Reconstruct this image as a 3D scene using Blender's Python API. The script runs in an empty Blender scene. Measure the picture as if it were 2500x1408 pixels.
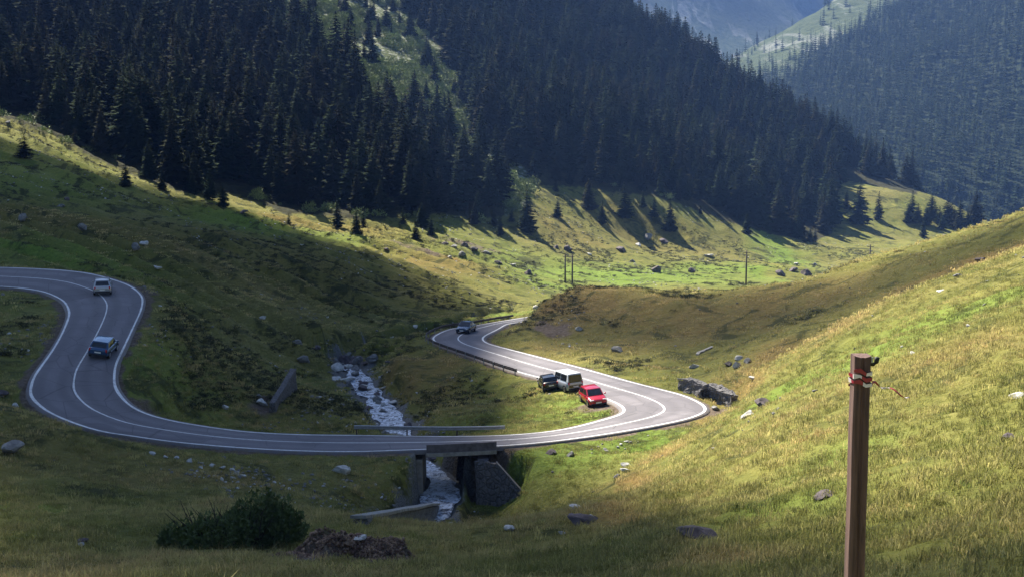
HAZE = 0.00011
EXPOSURE = 1.65
import bpy, bmesh, math, random
import numpy as np
from mathutils import Vector, Matrix

random.seed(11)
rng = np.random.default_rng(7)
scene = bpy.context.scene
COL = scene.collection

# ------------------------------------------------------------------ camera
FPX = 3000.0
PITCH = math.atan((704 - 360) / FPX)
CP, SP = math.cos(PITCH), math.sin(PITCH)
cam_data = bpy.data.cameras.new("camera")
cam_data.sensor_width = 36.0
cam_data.lens = 36.0 * FPX / 2500.0
cam_data.clip_start = 0.1
cam_data.clip_end = 8000.0
cam = bpy.data.objects.new("camera", cam_data)
cam.rotation_euler = (math.pi / 2 - PITCH, 0, 0)
COL.objects.link(cam)
scene.camera = cam


def ray(u, v):
    a = (np.asarray(u, float) - 1250.0) / FPX
    b = (704.0 - np.asarray(v, float)) / FPX
    dy = CP + b * SP
    dz = -SP + b * CP
    return a / dy, dz / dy            # X per Y, Z per Y


def at_depth(u, v, Y):
    a, c = ray(u, v)
    return np.array([a * Y, Y, c * Y])


def at_z(u, v, z):
    a, c = ray(u, v)
    Y = z / c
    return np.array([a * Y, Y, z])


def project(x, y, z):
    d = y * CP - z * SP
    d = np.where(d < 0.1, 0.1, d)
    up = y * SP + z * CP
    return 1250.0 + FPX * x / d, 704.0 - FPX * up / d


# ------------------------------------------------------------------ noise
def _hash(ix, iy, seed):
    n = (ix.astype(np.int64) * 374761393 + iy.astype(np.int64) * 668265263 + seed * 974634777) & 0x7FFFFFFF
    n = ((n ^ (n >> 13)) * 1274126177) & 0x7FFFFFFF
    n = n ^ (n >> 16)
    return (n & 0xFFFF) / 65535.0


def vnoise(x, y, seed=0):
    ix = np.floor(x); iy = np.floor(y)
    fx = x - ix; fy = y - iy
    fx = fx * fx * (3 - 2 * fx); fy = fy * fy * (3 - 2 * fy)
    a = _hash(ix, iy, seed); b = _hash(ix + 1, iy, seed)
    c = _hash(ix, iy + 1, seed); d = _hash(ix + 1, iy + 1, seed)
    return (a * (1 - fx) + b * fx) * (1 - fy) + (c * (1 - fx) + d * fx) * fy


def fbm(x, y, octaves=4, seed=0):
    s = 0.0; amp = 0.5; tot = 0.0
    for k in range(octaves):
        s = s + amp * (vnoise(x, y, seed + 17 * k) - 0.5)
        tot += amp
        x = x * 2.03 + 11.3; y = y * 2.03 - 7.7; amp *= 0.5
    return s / tot * 2.0


def sstep(a, b, x):
    t = np.clip((x - a) / (b - a), 0, 1)
    return t * t * (3 - 2 * t)


# ------------------------------------------------------------------ object helpers
def setp(o, label=None, cat=None, group=None, kind=None):
    if label: o["label"] = label
    if cat: o["category"] = cat
    if group: o["group"] = group
    if kind: o["kind"] = kind
    return o


def link(name, me, mat=None, parent=None, smooth=False):
    if mat is not None:
        for m in (mat if isinstance(mat, (list, tuple)) else [mat]):
            me.materials.append(m)
    if smooth:
        me.polygons.foreach_set("use_smooth", np.ones(len(me.polygons), dtype=bool))
    o = bpy.data.objects.new(name, me)
    COL.objects.link(o)
    if parent is not None:
        o.parent = parent
    return o


def empty(name, loc=(0, 0, 0), rz=0.0):
    o = bpy.data.objects.new(name, None)
    o.empty_display_size = 0.3
    o.location = loc
    o.rotation_euler = (0, 0, rz)
    COL.objects.link(o)
    return o


def np_mesh(name, verts, faces, mat_idx=None):
    """verts (n,3); faces (m,3) or (m,4) int array."""
    me = bpy.data.meshes.new(name)
    verts = np.asarray(verts, np.float32); faces = np.asarray(faces, np.int32)
    n = len(verts); m, k = faces.shape
    me.vertices.add(n); me.vertices.foreach_set("co", verts.ravel())
    me.loops.add(m * k); me.loops.foreach_set("vertex_index", faces.ravel())
    me.polygons.add(m)
    me.polygons.foreach_set("loop_start", np.arange(0, m * k, k, dtype=np.int32))
    if mat_idx is not None:
        me.polygons.foreach_set("material_index", np.asarray(mat_idx, np.int32))
    me.update(calc_edges=True)
    return me


def copy_tree(o, parent=None):
    c = o.copy(); COL.objects.link(c)
    if parent is not None: c.parent = parent
    for ch in [x for x in bpy.data.objects if x.parent == o]:
        copy_tree(ch, c)
    return c


class MB:
    """collects simple shapes in one mesh"""
    def __init__(self):
        self.v = []; self.f = []

    def add(self, vs, fs):
        b = len(self.v)
        self.v += [tuple(p) for p in vs]
        self.f += [tuple(i + b for i in f) for f in fs]

    def box(self, c, s, M=None):
        x, y, z = c; a, b, h = s[0] / 2, s[1] / 2, s[2] / 2
        vs = [(x + i * a, y + j * b, z + k * h) for i in (-1, 1) for j in (-1, 1) for k in (-1, 1)]
        if M is not None: vs = [M @ Vector(p) for p in vs]
        self.add(vs, [(0, 1, 3, 2), (4, 6, 7, 5), (0, 4, 5, 1), (2, 3, 7, 6), (0, 2, 6, 4), (1, 5, 7, 3)])

    def hexa(self, p):      # 8 points: bottom 4 ccw, top 4 ccw
        self.add(p, [(3, 2, 1, 0), (4, 5, 6, 7), (0, 1, 5, 4), (1, 2, 6, 5), (2, 3, 7, 6), (3, 0, 4, 7)])

    def tube(self, pts, rad, n=8, cap=True):
        rings = []
        for i, p in enumerate(pts):
            p = Vector(p)
            q = Vector(pts[min(i + 1, len(pts) - 1)]) - Vector(pts[max(i - 1, 0)])
            q.normalize()
            a = q.orthogonal().normalized() if abs(q.z) > 0.9 else q.cross(Vector((0, 0, 1))).normalized()
            b = q.cross(a)
            r = rad[i] if isinstance(rad, (list, tuple)) else rad
            rings.append([p + (a * math.cos(t) + b * math.sin(t)) * r for t in [2 * math.pi * k / n for k in range(n)]])
        vs = [p for r in rings for p in r]; fs = []
        for i in range(len(rings) - 1):
            for k in range(n):
                fs.append((i * n + k, i * n + (k + 1) % n, (i + 1) * n + (k + 1) % n, (i + 1) * n + k))
        if cap:
            fs.append(tuple(range(n - 1, -1, -1)))
            fs.append(tuple((len(rings) - 1) * n + k for k in range(n)))
        self.add(vs, fs)

    def build(self, name, mat=None, parent=None, smooth=False, bevel=0.0):
        me = bpy.data.meshes.new(name)
        me.from_pydata(self.v, [], self.f)
        bm = bmesh.new(); bm.from_mesh(me)
        bmesh.ops.recalc_face_normals(bm, faces=bm.faces)
        if bevel > 0:
            bmesh.ops.bevel(bm, geom=list(bm.edges), offset=bevel, segments=2, affect='EDGES', profile=0.5)
        bm.to_mesh(me); bm.free()
        me.update()
        return link(name, me, mat, parent, smooth)


# ------------------------------------------------------------------ materials
def mat_new(name):
    m = bpy.data.materials.new(name); m.use_nodes = True
    nt = m.node_tree
    b = nt.nodes["Principled BSDF"]
    return m, nt, b


def N(nt, typ, **kw):
    n = nt.nodes.new(typ)
    for k, v in kw.items():
        if k.startswith("i_"):
            key = k[2:]
            key = int(key) if key.isdigit() else key.replace("_", " ")
            n.inputs[key].default_value = v
        else:
            setattr(n, k, v)
    return n


def rgba(c): return (c[0], c[1], c[2], 1.0)


def mix(nt, fac, a, b, blend='MIX'):
    n = nt.nodes.new("ShaderNodeMix"); n.data_type = 'RGBA'; n.blend_type = blend; n.clamp_factor = True
    def put(sock, val):
        if hasattr(val, "is_linked") or isinstance(val, bpy.types.NodeSocket): nt.links.new(val, sock)
        elif isinstance(val, (int, float)): sock.default_value = val
        else: sock.default_value = rgba(val)
    put(n.inputs[0], fac); put(n.inputs[6], a); put(n.inputs[7], b)
    return n.outputs[2]


def ramp(nt, src, stops):
    n = nt.nodes.new("ShaderNodeValToRGB")
    e = n.color_ramp.elements
    while len(e) < len(stops): e.new(0.5)
    for i, (p, c) in enumerate(stops):
        e[i].position = p
        e[i].color = rgba(c) if not isinstance(c, (int, float)) else (c, c, c, 1)
    nt.links.new(src, n.inputs[0])
    return n.outputs[0]


def math_n(nt, op, a, b=None):
    n = nt.nodes.new("ShaderNodeMath"); n.operation = op
    for i, val in enumerate((a, b)):
        if val is None: continue
        if isinstance(val, (int, float)): n.inputs[i].default_value = val
        else: nt.links.new(val, n.inputs[i])
    return n.outputs[0]


def noise(nt, scale, detail=4, rough=0.55, vec=None, dist=0.0):
    n = nt.nodes.new("ShaderNodeTexNoise")
    n.inputs["Scale"].default_value = scale; n.inputs["Detail"].default_value = detail
    n.inputs["Roughness"].default_value = rough; n.inputs["Distortion"].default_value = dist
    if vec is not None: nt.links.new(vec, n.inputs["Vector"])
    return n.outputs[0]


def objco(nt):
    return nt.nodes.new("ShaderNodeTexCoord").outputs["Object"]


def geopos(nt):
    return nt.nodes.new("ShaderNodeNewGeometry").outputs["Position"]


def attr(nt, name, typ='GEOMETRY'):
    n = nt.nodes.new("ShaderNodeAttribute"); n.attribute_name = name; n.attribute_type = typ
    return n.outputs["Fac"]


def bump(nt, height, strength, dist, bsdf):
    n = nt.nodes.new("ShaderNodeBump")
    n.inputs["Strength"].default_value = strength; n.inputs["Distance"].default_value = dist
    nt.links.new(height, n.inputs["Height"]); nt.links.new(n.outputs[0], bsdf.inputs["Normal"])


def simple_mat(name, col, rough=0.7, metal=0.0, var=0.25, scale=3.0, spec=0.3, bmp=0.0, coat=0.0):
    m, nt, b = mat_new(name)
    co = objco(nt)
    f = noise(nt, scale, 5, 0.6, co)
    c2 = tuple(x * (1 - var) for x in col); c1 = tuple(min(1, x * (1 + var)) for x in col)
    r = ramp(nt, f, [(0.3, c2), (0.7, c1)])
    nt.links.new(r, b.inputs["Base Color"])
    b.inputs["Roughness"].default_value = rough; b.inputs["Metallic"].default_value = metal
    b.inputs["Specular IOR Level"].default_value = spec
    if coat: b.inputs["Coat Weight"].default_value = coat
    if bmp: bump(nt, f, bmp, 0.05, b)
    return m
# ------------------------------------------------------------------ road sections: left line px, right line px, height, bank (right minus left)
SECT = [
 (-160,650,-150,694,-13.3,-1.0),(-60,652,-60,697,-13.6,-1.0),(0,653,0,699,-13.8,-1.0),(142,659,53,703,-14.0,-.95),(213,667,99,710,-14.3,-.9),
 (266,680,131,721,-14.5,-.75),(309,694,153,733,-14.8,-.6),(334,710,162,743,-15.0,-.45),(346,724,168,757,-15.2,-.3),
 (348,738,169,769,-15.4,-.2),(343,760,163,788,-15.8,0),(330,788,149,820,-16.3,0),(312,827,128,856,-16.9,0),
 (295,863,103,891,-17.5,.05),(282,891,83,920,-17.9,.1),(279,916,75,948,-18.4,.15),(280,941,76,966,-18.8,.2),
 (291,962,92,985,-19.2,.2),(312,985,124,1008,-19.6,.25),(337,1001,178,1031,-20.0,.25),(373,1015,249,1053,-20.4,.3),
 (426,1028,320,1063,-20.8,.3),(497,1040,408,1076,-21.2,.3),(585,1052,520,1087,-21.6,.3),(670,1058,630,1095,-21.9,.3),
 (756,1061,740,1100,-22.2,.3),(869,1062,865,1102,-22.4,.3),(1000,1064,1005,1097,-22.5,.35),(1102,1065,1110,1093,-22.5,.35),
 (1238,1062,1245,1086,-22.5,.35),(1323,1055,1335,1078,-22.5,.35),(1374,1048,1408,1069,-22.5,.35),(1425,1037,1510,1054,-22.5,.3),
 (1476,1023,1610,1036,-22.5,.2),(1510,1013,1680,1021,-22.5,.1),(1522,1005,1714,1008,-22.5,.1),(1524,999,1722,999,-22.5,.1),
 (1518,991,1717,989,-22.5,.1),(1505,983,1697,977,-22.55,.1),(1479,972,1663,963,-22.6,.1),(1440,958,1612,950,-22.65,.1),
 (1400,944,1544,933,-22.75,.1),(1354,929,1476,914,-22.9,.1),(1306,918,1408,895,-23.0,0),(1245,901,1340,878,-23.1,0),
 (1180,878,1272,860,-23.25,0),(1125,859,1225,848,-23.4,-.05),(1075,841,1190,838,-23.55,-.1),(1056,827,1178,829,-23.7,-.1),
 (1068,816,1182,820,-23.85,-.1),(1102,802,1204,809,-24.0,-.1),(1150,796,1225,798,-24.2,-.1),(1204,787,1245,788,-24.5,-.1),
 (1268,777.5,1278,774.8,-24.8,0)]
Lp = np.array([at_z(s[0], s[1], s[4] - s[5] / 2) for s in SECT])
Rp = np.array([at_z(s[2], s[3], s[4] + s[5] / 2) for s in SECT])
# the hidden stretch behind the knoll
ext = [((3.2, 185.5), (8.6, 182.5), -25.5), ((10.5, 199.5), (15, 195), -26.3), ((22, 211), (25, 205.5), -27.3), ((45, 219), (46, 213), -28.6), ((75, 222), (75, 216), -30)]
Lp = np.vstack([Lp[:-1], [[p[0], p[1], z] for p, q, z in ext]])
Rp = np.vstack([Rp[:-1], [[q[0], q[1], z] for p, q, z in ext]])


def resample(P, per=8):
    """centripetal Catmull-Rom through the points"""
    out = []
    n = len(P)
    for i in range(n - 1):
        p0 = P[max(i - 1, 0)]; p1 = P[i]; p2 = P[i + 1]; p3 = P[min(i + 2, n - 1)]
        if i == 0: p0 = 2 * p1 - p2
        if i == n - 2: p3 = 2 * p2 - p1
        t0 = 0.0
        t1 = t0 + max(np.linalg.norm(p1 - p0), 1e-4) ** 0.5
        t2 = t1 + max(np.linalg.norm(p2 - p1), 1e-4) ** 0.5
        t3 = t2 + max(np.linalg.norm(p3 - p2), 1e-4) ** 0.5
        for k in range(per):
            t = t1 + (t2 - t1) * k / per
            a1 = (t1 - t) / (t1 - t0) * p0 + (t - t0) / (t1 - t0) * p1
            a2 = (t2 - t) / (t2 - t1) * p1 + (t - t1) / (t2 - t1) * p2
            a3 = (t3 - t) / (t3 - t2) * p2 + (t - t2) / (t3 - t2) * p3
            b1 = (t2 - t) / (t2 - t0) * a1 + (t - t0) / (t2 - t0) * a2
            b2 = (t3 - t) / (t3 - t1) * a2 + (t - t1) / (t3 - t1) * a3
            out.append((t2 - t) / (t2 - t1) * b1 + (t - t1) / (t2 - t1) * b2)
    out.append(P[-1])
    return np.array(out)


def smooth_line(P, it=30):
    P = P.copy()
    for _ in range(it):
        P[1:-1] = P[1:-1] * 0.5 + (P[:-2] + P[2:]) * 0.25
    return P


LL = smooth_line(resample(Lp), 14)
RR = smooth_line(resample(Rp), 14)
CC = (LL + RR) / 2
HW = np.linalg.norm((LL - RR)[:, :2], axis=1) / 2
if __name__ == "__main__" and False:
    print("road widths", np.round(2 * HW[::8], 1))

# ------------------------------------------------------------------ control points of the land (pixel, depth)
CTRL = [
 # foreground
 (0,1408,30),(400,1400,32),(900,1400,32),(1400,1400,30),(1280,1345,44),(600,1300,46),(1000,1300,50),(0,1200,60),(300,1150,75),
 (0,1000,81),(0,1100,72),(600,1180,72),(900,1150,85),(800,1250,62),(1200,1292,70),(1140,1285,73),(1205,1287,80),(1180,1290,76),(1500,1105,89),(1400,1092,91),(1050,1258,77),
 (-300,1300,45),(-300,1050,75),(1000,1230,80),(870,1270,68),
 # inside the left bend
 (60,800,110),(0,940,92),(-150,800,112),
 # right of the left bend, falling to the stream
 (420,780,121),(480,900,111),(600,900,117),(540,1010,104),(700,1030,105),(700,830,150),(800,860,150),(780,800,170),(600,760,160),(800,960,117),(860,1030,107),
 # slope across the valley
 (0,620,150),(150,600,165),(0,520,195),(0,400,260),(0,300,300),(300,420,300),(600,490,310),(900,520,320),(1250,520,350),(1600,500,400),(1900,570,430),
 (2050,590,450),(2100,470,545),(400,560,220),(400,650,170),(700,650,215),(1000,720,225),(1200,745,230),(1000,620,265),(1250,640,300),(1380,700,285),
 (600,560,250),(800,560,275),(850,760,205),(1000,790,196),(1240,765,200),
 (1600,660,330),(1600,570,390),(1823,700,285),(1900,620,400),(2125,640,400),(2250,590,500),(2000,660,340),(2400,580,450),
 (-300,500,200),(-400,300,280),
 # mound and inside of the right hairpin
 (960,862,141),(940,900,134),(1010,1020,112),(1100,930,127),(1200,950,122),(1200,1030,107),(1350,1000,112),(1420,990,112),(1050,880,139),
 # brown knoll
 (1290,768,171),(1340,733,169),(1400,698,170),(1480,698,170),(1560,700,170),(1800,705,165),(2000,680,160),(2200,610,156),(2400,550,153),(2500,515,150),(2700,430,150),
 (1400,800,153),(1600,850,138),(1650,750,152),(1800,850,125),(2000,760,132),(2200,700,125),(2500,600,115),(1350,830,146),(1700,930,116),(1500,800,150),
 # sunlit hill to the right
 (1700,1300,38),(1725,1025,96),(1760,985,102),(1800,1100,60),(2000,1000,60),(2000,850,90),(2300,800,70),(2300,1100,40),(2500,1300,24),
 (1440,1318,42),(1520,1212,55),(1600,1138,68),(1680,1060,85),(1400,1275,62),(1450,1205,76),(1530,1125,90),(1380,1232,70),
 (2500,900,48),(2500,700,80),(2300,680,104),(2100,1390,25),(1850,930,100),(1900,880,104),(2700,800,50),(2800,1100,28),
 # forest mountain
 (0,100,420),(0,0,460),(500,300,380),(500,100,460),(500,0,500),(1000,250,430),(1000,0,560),(1300,250,480),(1400,100,620),
 (1500,75,780),(1750,205,700),(2000,358,640),(2150,440,590),(2240,478,560),(2400,556,540),(1700,400,520),(1900,480,520),(2060,445,575),
 (0,-250,620),(500,-250,680),(1000,-300,760),(1300,-200,850),(-500,0,470),(-500,-250,620),
]
PTS = [at_depth(*c) for c in CTRL]
# standing place, the bank behind it and the land behind the ridges (metres)
PTS += [np.array(p, float) for p in [
 (0,0,-1.7),(-12,0,-2.2),(14,0,-1.2),(2.6,8,-3.9),(0,-15,1.0),(-25,-15,0.5),(30,-15,3.0),(-6,12,-5.0),(10,14,-4.5),(35,20,-2.5),(-30,20,-8.5),
 (40,250,-34),(70,270,-37),(120,230,-22),(20,232,-32),(100,330,-42),(60,215,-28),(30,226,-30),(0,215,-27.8),(160,160,2),(200,400,-40),
 (160,820,-10),(205,780,-55),(235,700,-62),(262,650,-66),(110,950,60),(300,560,-58),(330,480,-48)]]
# stream course (x, y, bed height)
STREAM = np.array([(-7.2,78,-25.2),(-5.8,83,-25.5),(-5.35,87,-25.7),(-5.4,91,-25.9),(-6.1,95.5,-26.1),(-7.7,100,-26.3),(-9.3,106,-26.5),(-10.6,112,-26.6),(-11.5,117,-26.7),
                   (-13.4,125,-26.9),(-15.7,133,-27.1),(-18,142,-27.3),(-19.6,150,-27.5),(-22.5,158,-28.5),(-21,172,-30.4),(-13,190,-31.8),(-4,206,-32.6),(4,226,-33.2)], float)
ST = resample(STREAM, 10)
for p in STREAM[5:13]:
    PTS.append(p + np.array([0, 0, 0.9]))
for i in range(0, len(CC), 12):
    PTS.append(CC[i] - np.array([0, 0, 0.15]))
PTS = np.array(PTS)

# thin plate spline with slight smoothing
SC = 100.0
def _k(r2):
    return np.where(r2 > 1e-12, 0.5 * r2 * np.log(np.maximum(r2, 1e-12)), 0.0)
PX = PTS[:, :2] / SC
n = len(PX)
K = _k(((PX[:, None, :] - PX[None, :, :]) ** 2).sum(-1)) + np.eye(n) * 5e-5 * np.clip(PTS[:, 1:2] / 60.0, 0.3, 6)
P1 = np.hstack([np.ones((n, 1)), PX])
A = np.zeros((n + 3, n + 3)); A[:n, :n] = K; A[:n, n:] = P1; A[n:, :n] = P1.T
sol = np.linalg.solve(A, np.concatenate([PTS[:, 2], np.zeros(3)]))


def tps(x, y):
    x = np.asarray(x, float).ravel() / SC; y = np.asarray(y, float).ravel() / SC
    out = np.empty(len(x))
    for s in range(0, len(x), 20000):
        a = x[s:s + 20000]; b = y[s:s + 20000]
        r2 = (a[:, None] - PX[None, :, 0]) ** 2 + (b[:, None] - PX[None, :, 1]) ** 2
        out[s:s + 20000] = _k(r2) @ sol[:n] + sol[n] + sol[n + 1] * a + sol[n + 2] * b
    return out


def near_line(x, y, P, extra):
    """distance to a dense polyline; returns d, index (far points get d=99)"""
    d = np.full(len(x), 99.0); idx = np.zeros(len(x), int)
    lo = P[:, :2].min(0) - extra; hi = P[:, :2].max(0) + extra
    m = np.where((x > lo[0]) & (x < hi[0]) & (y > lo[1]) & (y < hi[1]))[0]
    for s in range(0, len(m), 20000):
        q = m[s:s + 20000]
        r2 = (x[q][:, None] - P[None, :, 0]) ** 2 + (y[q][:, None] - P[None, :, 1]) ** 2
        j = r2.argmin(1)
        d[q] = np.sqrt(r2[np.arange(len(q)), j]); idx[q] = j
    return d, idx


def dense(P, step):
    seg = np.linalg.norm(np.diff(P[:, :2], axis=0), axis=1)
    s = np.concatenate([[0], np.cumsum(seg)])
    t = np.arange(0, s[-1], step)
    return np.stack([np.interp(t, s, P[:, k]) for k in range(P.shape[1])], 1)


CD = dense(np.hstack([CC, HW[:, None], (RR - LL)[:, 2:3]]), 0.4)     # x y z halfwidth bank
CDN = np.gradient(CD[:, :2], axis=0); CDN /= np.linalg.norm(CDN, axis=1)[:, None]
STD = dense(ST, 0.4)
_lr = dense(np.hstack([CC, LL, RR]), 0.4)[:len(CD)]
SURF = np.stack([_lr[:, 3:6] * (1 - k) + _lr[:, 6:9] * k for k in np.linspace(-0.05, 1.05, 12)], 1)


PIT = None


def height(x, y, full=False):
    x = np.asarray(x, float).ravel(); y = np.asarray(y, float).ravel()
    z = tps(x, y)
    dr, ir = near_line(x, y, CD, 14)
    hw = CD[ir, 3]
    off = dr - hw
    away = sstep(0.5, 9.0, off)
    dist = np.clip(y, 10, 600)
    # humps, terracettes and hollows
    z = z + away * (1.05 * fbm(x / 19, y / 19, 4, 3) * sstep(20, 90, y) + 0.42 * fbm(x / 4.2, y / 4.2, 3, 5) + 0.11 * fbm(x / 1.1, y / 1.1, 2, 8))
    z = z + away * 3.2 * fbm(x / 46, y / 46, 3, 21) * sstep(150, 260, y)
    left = sstep(20, -30, x) * sstep(115, 165, y) * (1 - sstep(290, 340, y))
    w = (y + 0.55 * x + 6 * fbm(x / 25, y / 25, 3, 31)) / 7.5
    saw = w - np.floor(w)
    z = z + left * 1.7 * (np.minimum(saw * 3.5, (1 - saw) / 0.714) - 0.5) * (0.4 + np.abs(fbm(x / 30, y / 30, 2, 33)) * 2.0)
    # stream trench
    ds, js = near_line(x, y, STD, 30)
    bed = STD[js, 2]
    wst = np.maximum(1 - sstep(0.9, 4.0, ds + 1.6 * fbm(x / 3, y / 3, 3, 41)), 1 - sstep(1.45, 2.3, ds))
    z = np.where(ds < 40, np.minimum(z, z * (1 - wst) + (bed + 0.25 * fbm(x / 0.9, y / 0.9, 2, 43)) * wst), z)
    # road bench: the land follows the road surface, point by point
    wr = 1 - sstep(0.7, 5.0, off)
    m = np.where(off < 5.5)[0]
    rz = np.zeros(len(x))
    for s_ in range(0, len(m), 12000):
        q = m[s_:s_ + 12000]
        i0 = ir[q]
        best = np.full(len(q), 1e9); bz = np.zeros(len(q))
        for di in range(-26, 27, 2):
            jj = np.clip(i0 + di, 0, len(SURF) - 1)
            r2 = (x[q][:, None] - SURF[jj, :, 0]) ** 2 + (y[q][:, None] - SURF[jj, :, 1]) ** 2
            k = r2.argmin(1); rr = r2[np.arange(len(q)), k]
            upd = rr < best
            best = np.where(upd, rr, best); bz = np.where(upd, SURF[jj, k, 2], bz)
        rz[q] = bz
        o2 = np.sqrt(best) - 0.35
        off[q] = o2
        wr[q] = 1 - sstep(0.7, 5.0, o2)
    z2 = z * (1 - wr) + (rz - 0.14 - 0.1 * sstep(0.0, 1.0, off)) * wr
    # low eroded bank in the foreground: a step that faces the standing place
    if PIT is not None:
        pd = ((x - PIT[0]) / 2.1) ** 2 + ((y - PIT[1] - 0.35 + 0.3 * fbm(x / .9, y / .9, 2, 45)) / 1.0) ** 2 + 0.3 * fbm(x / .6, y / .6, 2, 46)
        z2 = z2 + 0.95 * (1 - sstep(0.25, 1.0, pd)) * (0.8 + 0.3 * fbm(x / .5, y / .5, 2, 47))
    # the cut in front of the bridge wing wall
    wl = 91.0 - 0.59 * np.clip(x + 2.7, 0, 4)          # wall line
    cut = sstep(76.0, 82.0, y) * (1 - sstep(-0.2, 0.5, y - wl)) * sstep(-4.2, -3.0, x) * (1 - sstep(0.6, 1.8, x))
    tz = np.interp(x, [-3, -1.0, 0.7, 1.8], [-26.3, -26.3, -25.0, -23.7])
    z2 = np.where(cut > 0, np.minimum(z2, z2 * (1 - cut) + tz * cut), z2)
    # under the bridge the trench wins
    ub = (ds < np.where(y < 88, 1.9, 1.75)) & (y > 76) & (y < 106)
    z2 = np.where(ub, np.minimum(z2, bed + 0.12 * fbm(x / 0.9, y / 0.9, 2, 43)), z2)
    if full:
        return z2, off, ds
    return z2


_ts = np.concatenate([np.linspace(4, 60, 420), np.exp(np.linspace(math.log(60), math.log(880), 1100))[1:]])


def hit(u, v):
    """where the view through a pixel of the photo meets the land"""
    a, c = ray(u, v)
    x = a * _ts
    h = height(x, _ts)
    s = np.where(c * _ts <= h)[0]
    if len(s) == 0: return None
    i = s[0]
    if i == 0: Y = _ts[0]
    else:
        g0 = c * _ts[i - 1] - h[i - 1]; g1 = c * _ts[i] - h[i]
        Y = _ts[i - 1] + (_ts[i] - _ts[i - 1]) * g0 / (g0 - g1)
    X = a * Y
    return np.array([X, Y, height([X], [Y])[0]])


WALL_ENDS = (hit(876, 1284), hit(1062, 1246))
PIT = hit(868, 1368)


def gz(x, y): return float(height([x], [y])[0])
# ------------------------------------------------------------------ land mesh
def blob(u, v, rx, ry, w=1.0):
    h = hit(u, v)
    return None if h is None else (h[0], h[1], rx, ry, w)


def blobs(x, y, items):
    s = np.zeros(len(x))
    jx = x + 2.0 * fbm(x / 6, y / 6, 3, 61) * np.clip(y / 100, 0.3, 3); jy = y + 3.0 * fbm(x / 7 + 9, y / 7, 3, 62) * np.clip(y / 100, 0.3, 3)
    for it in items:
        if it is None: continue
        bx, by, rx, ry, w = it
        s = np.maximum(s, w * np.exp(-((jx - bx) / rx) ** 2 - ((jy - by) / ry) ** 2))
    return s


DRY = [blob(*b) for b in [(975,880,2.5,6,1),(1000,930,2.5,6,.8),(1075,940,2.5,7,.7),(1060,890,4,6,.7),(1340,760,4,9,1),(1440,735,9,12,.95),(1560,760,9,14,.8),(1700,780,9,14,.75),(1850,740,8,14,.7),(2000,720,8,14,.6),(1550,840,8,10,.5),
    (1720,1030,1.6,5,1),(1640,1100,1.6,5,1),(1560,1180,1.3,5,1),(1500,1260,1.3,5,.9),(1800,960,2.5,6,.9),(1900,860,3,7,.9),(2050,800,4,7,.9),(2250,700,6,8,1),(2400,640,6,8,1),(2500,600,8,8,1),
    (1000,625,16,10,1),(1100,632,9,6,.9),(700,540,10,14,.8),(870,560,12,14,.6),(1600,590,20,14,.4),(1900,660,4,20,.8),(1380,560,20,14,.4),(1350,850,5,9,.5),(2350,850,4,5,.5),
    (1700,1370,2.2,2.5,.8),(300,560,45,45,.42),(650,620,30,30,.4),(150,450,40,50,.3),(900,690,20,25,.35),(450,850,6,14,.4),(700,1000,6,6,.35),(150,1130,8,8,.4),(500,1240,8,8,.4),(200,1380,6,6,.4),(1150,1380,5,4,.4),(300,1170,4,4,.5),(480,1160,5,4,.5),(1030,1290,3,4,.5),(1150,1280,3,3,.7)]]
LUSH = [blob(*b) for b in [(1900,620,8,42,1),(1850,660,8,22,1),(1500,680,34,18,1),(1650,672,24,16,1),(1750,660,14,16,.8),(1330,690,10,10,.8),(1560,1085,8,6,1),(1440,1105,8,5,.9),(1480,1015,4,5,1),(1300,1020,8,4,.7),(1380,990,5,5,.7),
    (80,625,16,10,1),(2100,870,5,7,.9),(2250,800,5,6,.9),(2400,740,5,6,.8),(1950,940,3,4,.9),(1900,970,2,4,.8),(600,540,14,16,.9),(820,580,14,12,.7),(150,1240,6,6,.6),(400,900,5,12,.6),(1220,765,10,10,.8),
    (2060,1120,2,2,.6),(1880,1240,2,2,.5),(60,420,30,30,.6)]]
DIRT = [blob(*b) for b in [(390,1032,3.5,2,.9),(340,1008,2,2,.8),(470,1045,4,1.5,.8),(560,1052,4,1.2,.6),(868,1366,2.5,1.7,1.5),(1370,800,2.2,4,.95),(1330,795,1.3,3,.9),(655,985,1.5,2.5,.8),(1450,995,2.6,3,.7),
    (1745,1000,1.5,2.5,.9),(1010,600,9,6,.6),(1150,605,12,8,.6),(350,712,1.0,4,.7),(330,790,.8,6,.5)]]

rows = [-14.0]
while rows[-1] < 930:
    Y = rows[-1]
    rows.append(Y + (1.0 if Y < 10 else 0.5 if Y < 18 else max(0.26, 0.0042 * Y)))
rows = np.array(rows)
NC = 720
tt = np.linspace(-1, 1, NC)
GX = tt[None, :] * (0.60 * np.maximum(rows, 0) + 34)[:, None]
GY = np.repeat(rows[:, None], NC, 1)
gx = GX.ravel(); gy = GY.ravel()
gzz, g_off, g_ds = height(gx, gy, full=True)
idx = np.arange(len(rows) * NC).reshape(len(rows), NC)
quads = np.stack([idx[:-1, :-1], idx[:-1, 1:], idx[1:, 1:], idx[1:, :-1]], -1).reshape(-1, 4)
ground_me = np_mesh("ground", np.stack([gx, gy, gzz], 1), quads)


def put_attr(me, name, arr):
    a = me.attributes.new(name, 'FLOAT', 'POINT')
    a.data.foreach_set("value", np.asarray(arr, np.float32))


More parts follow.
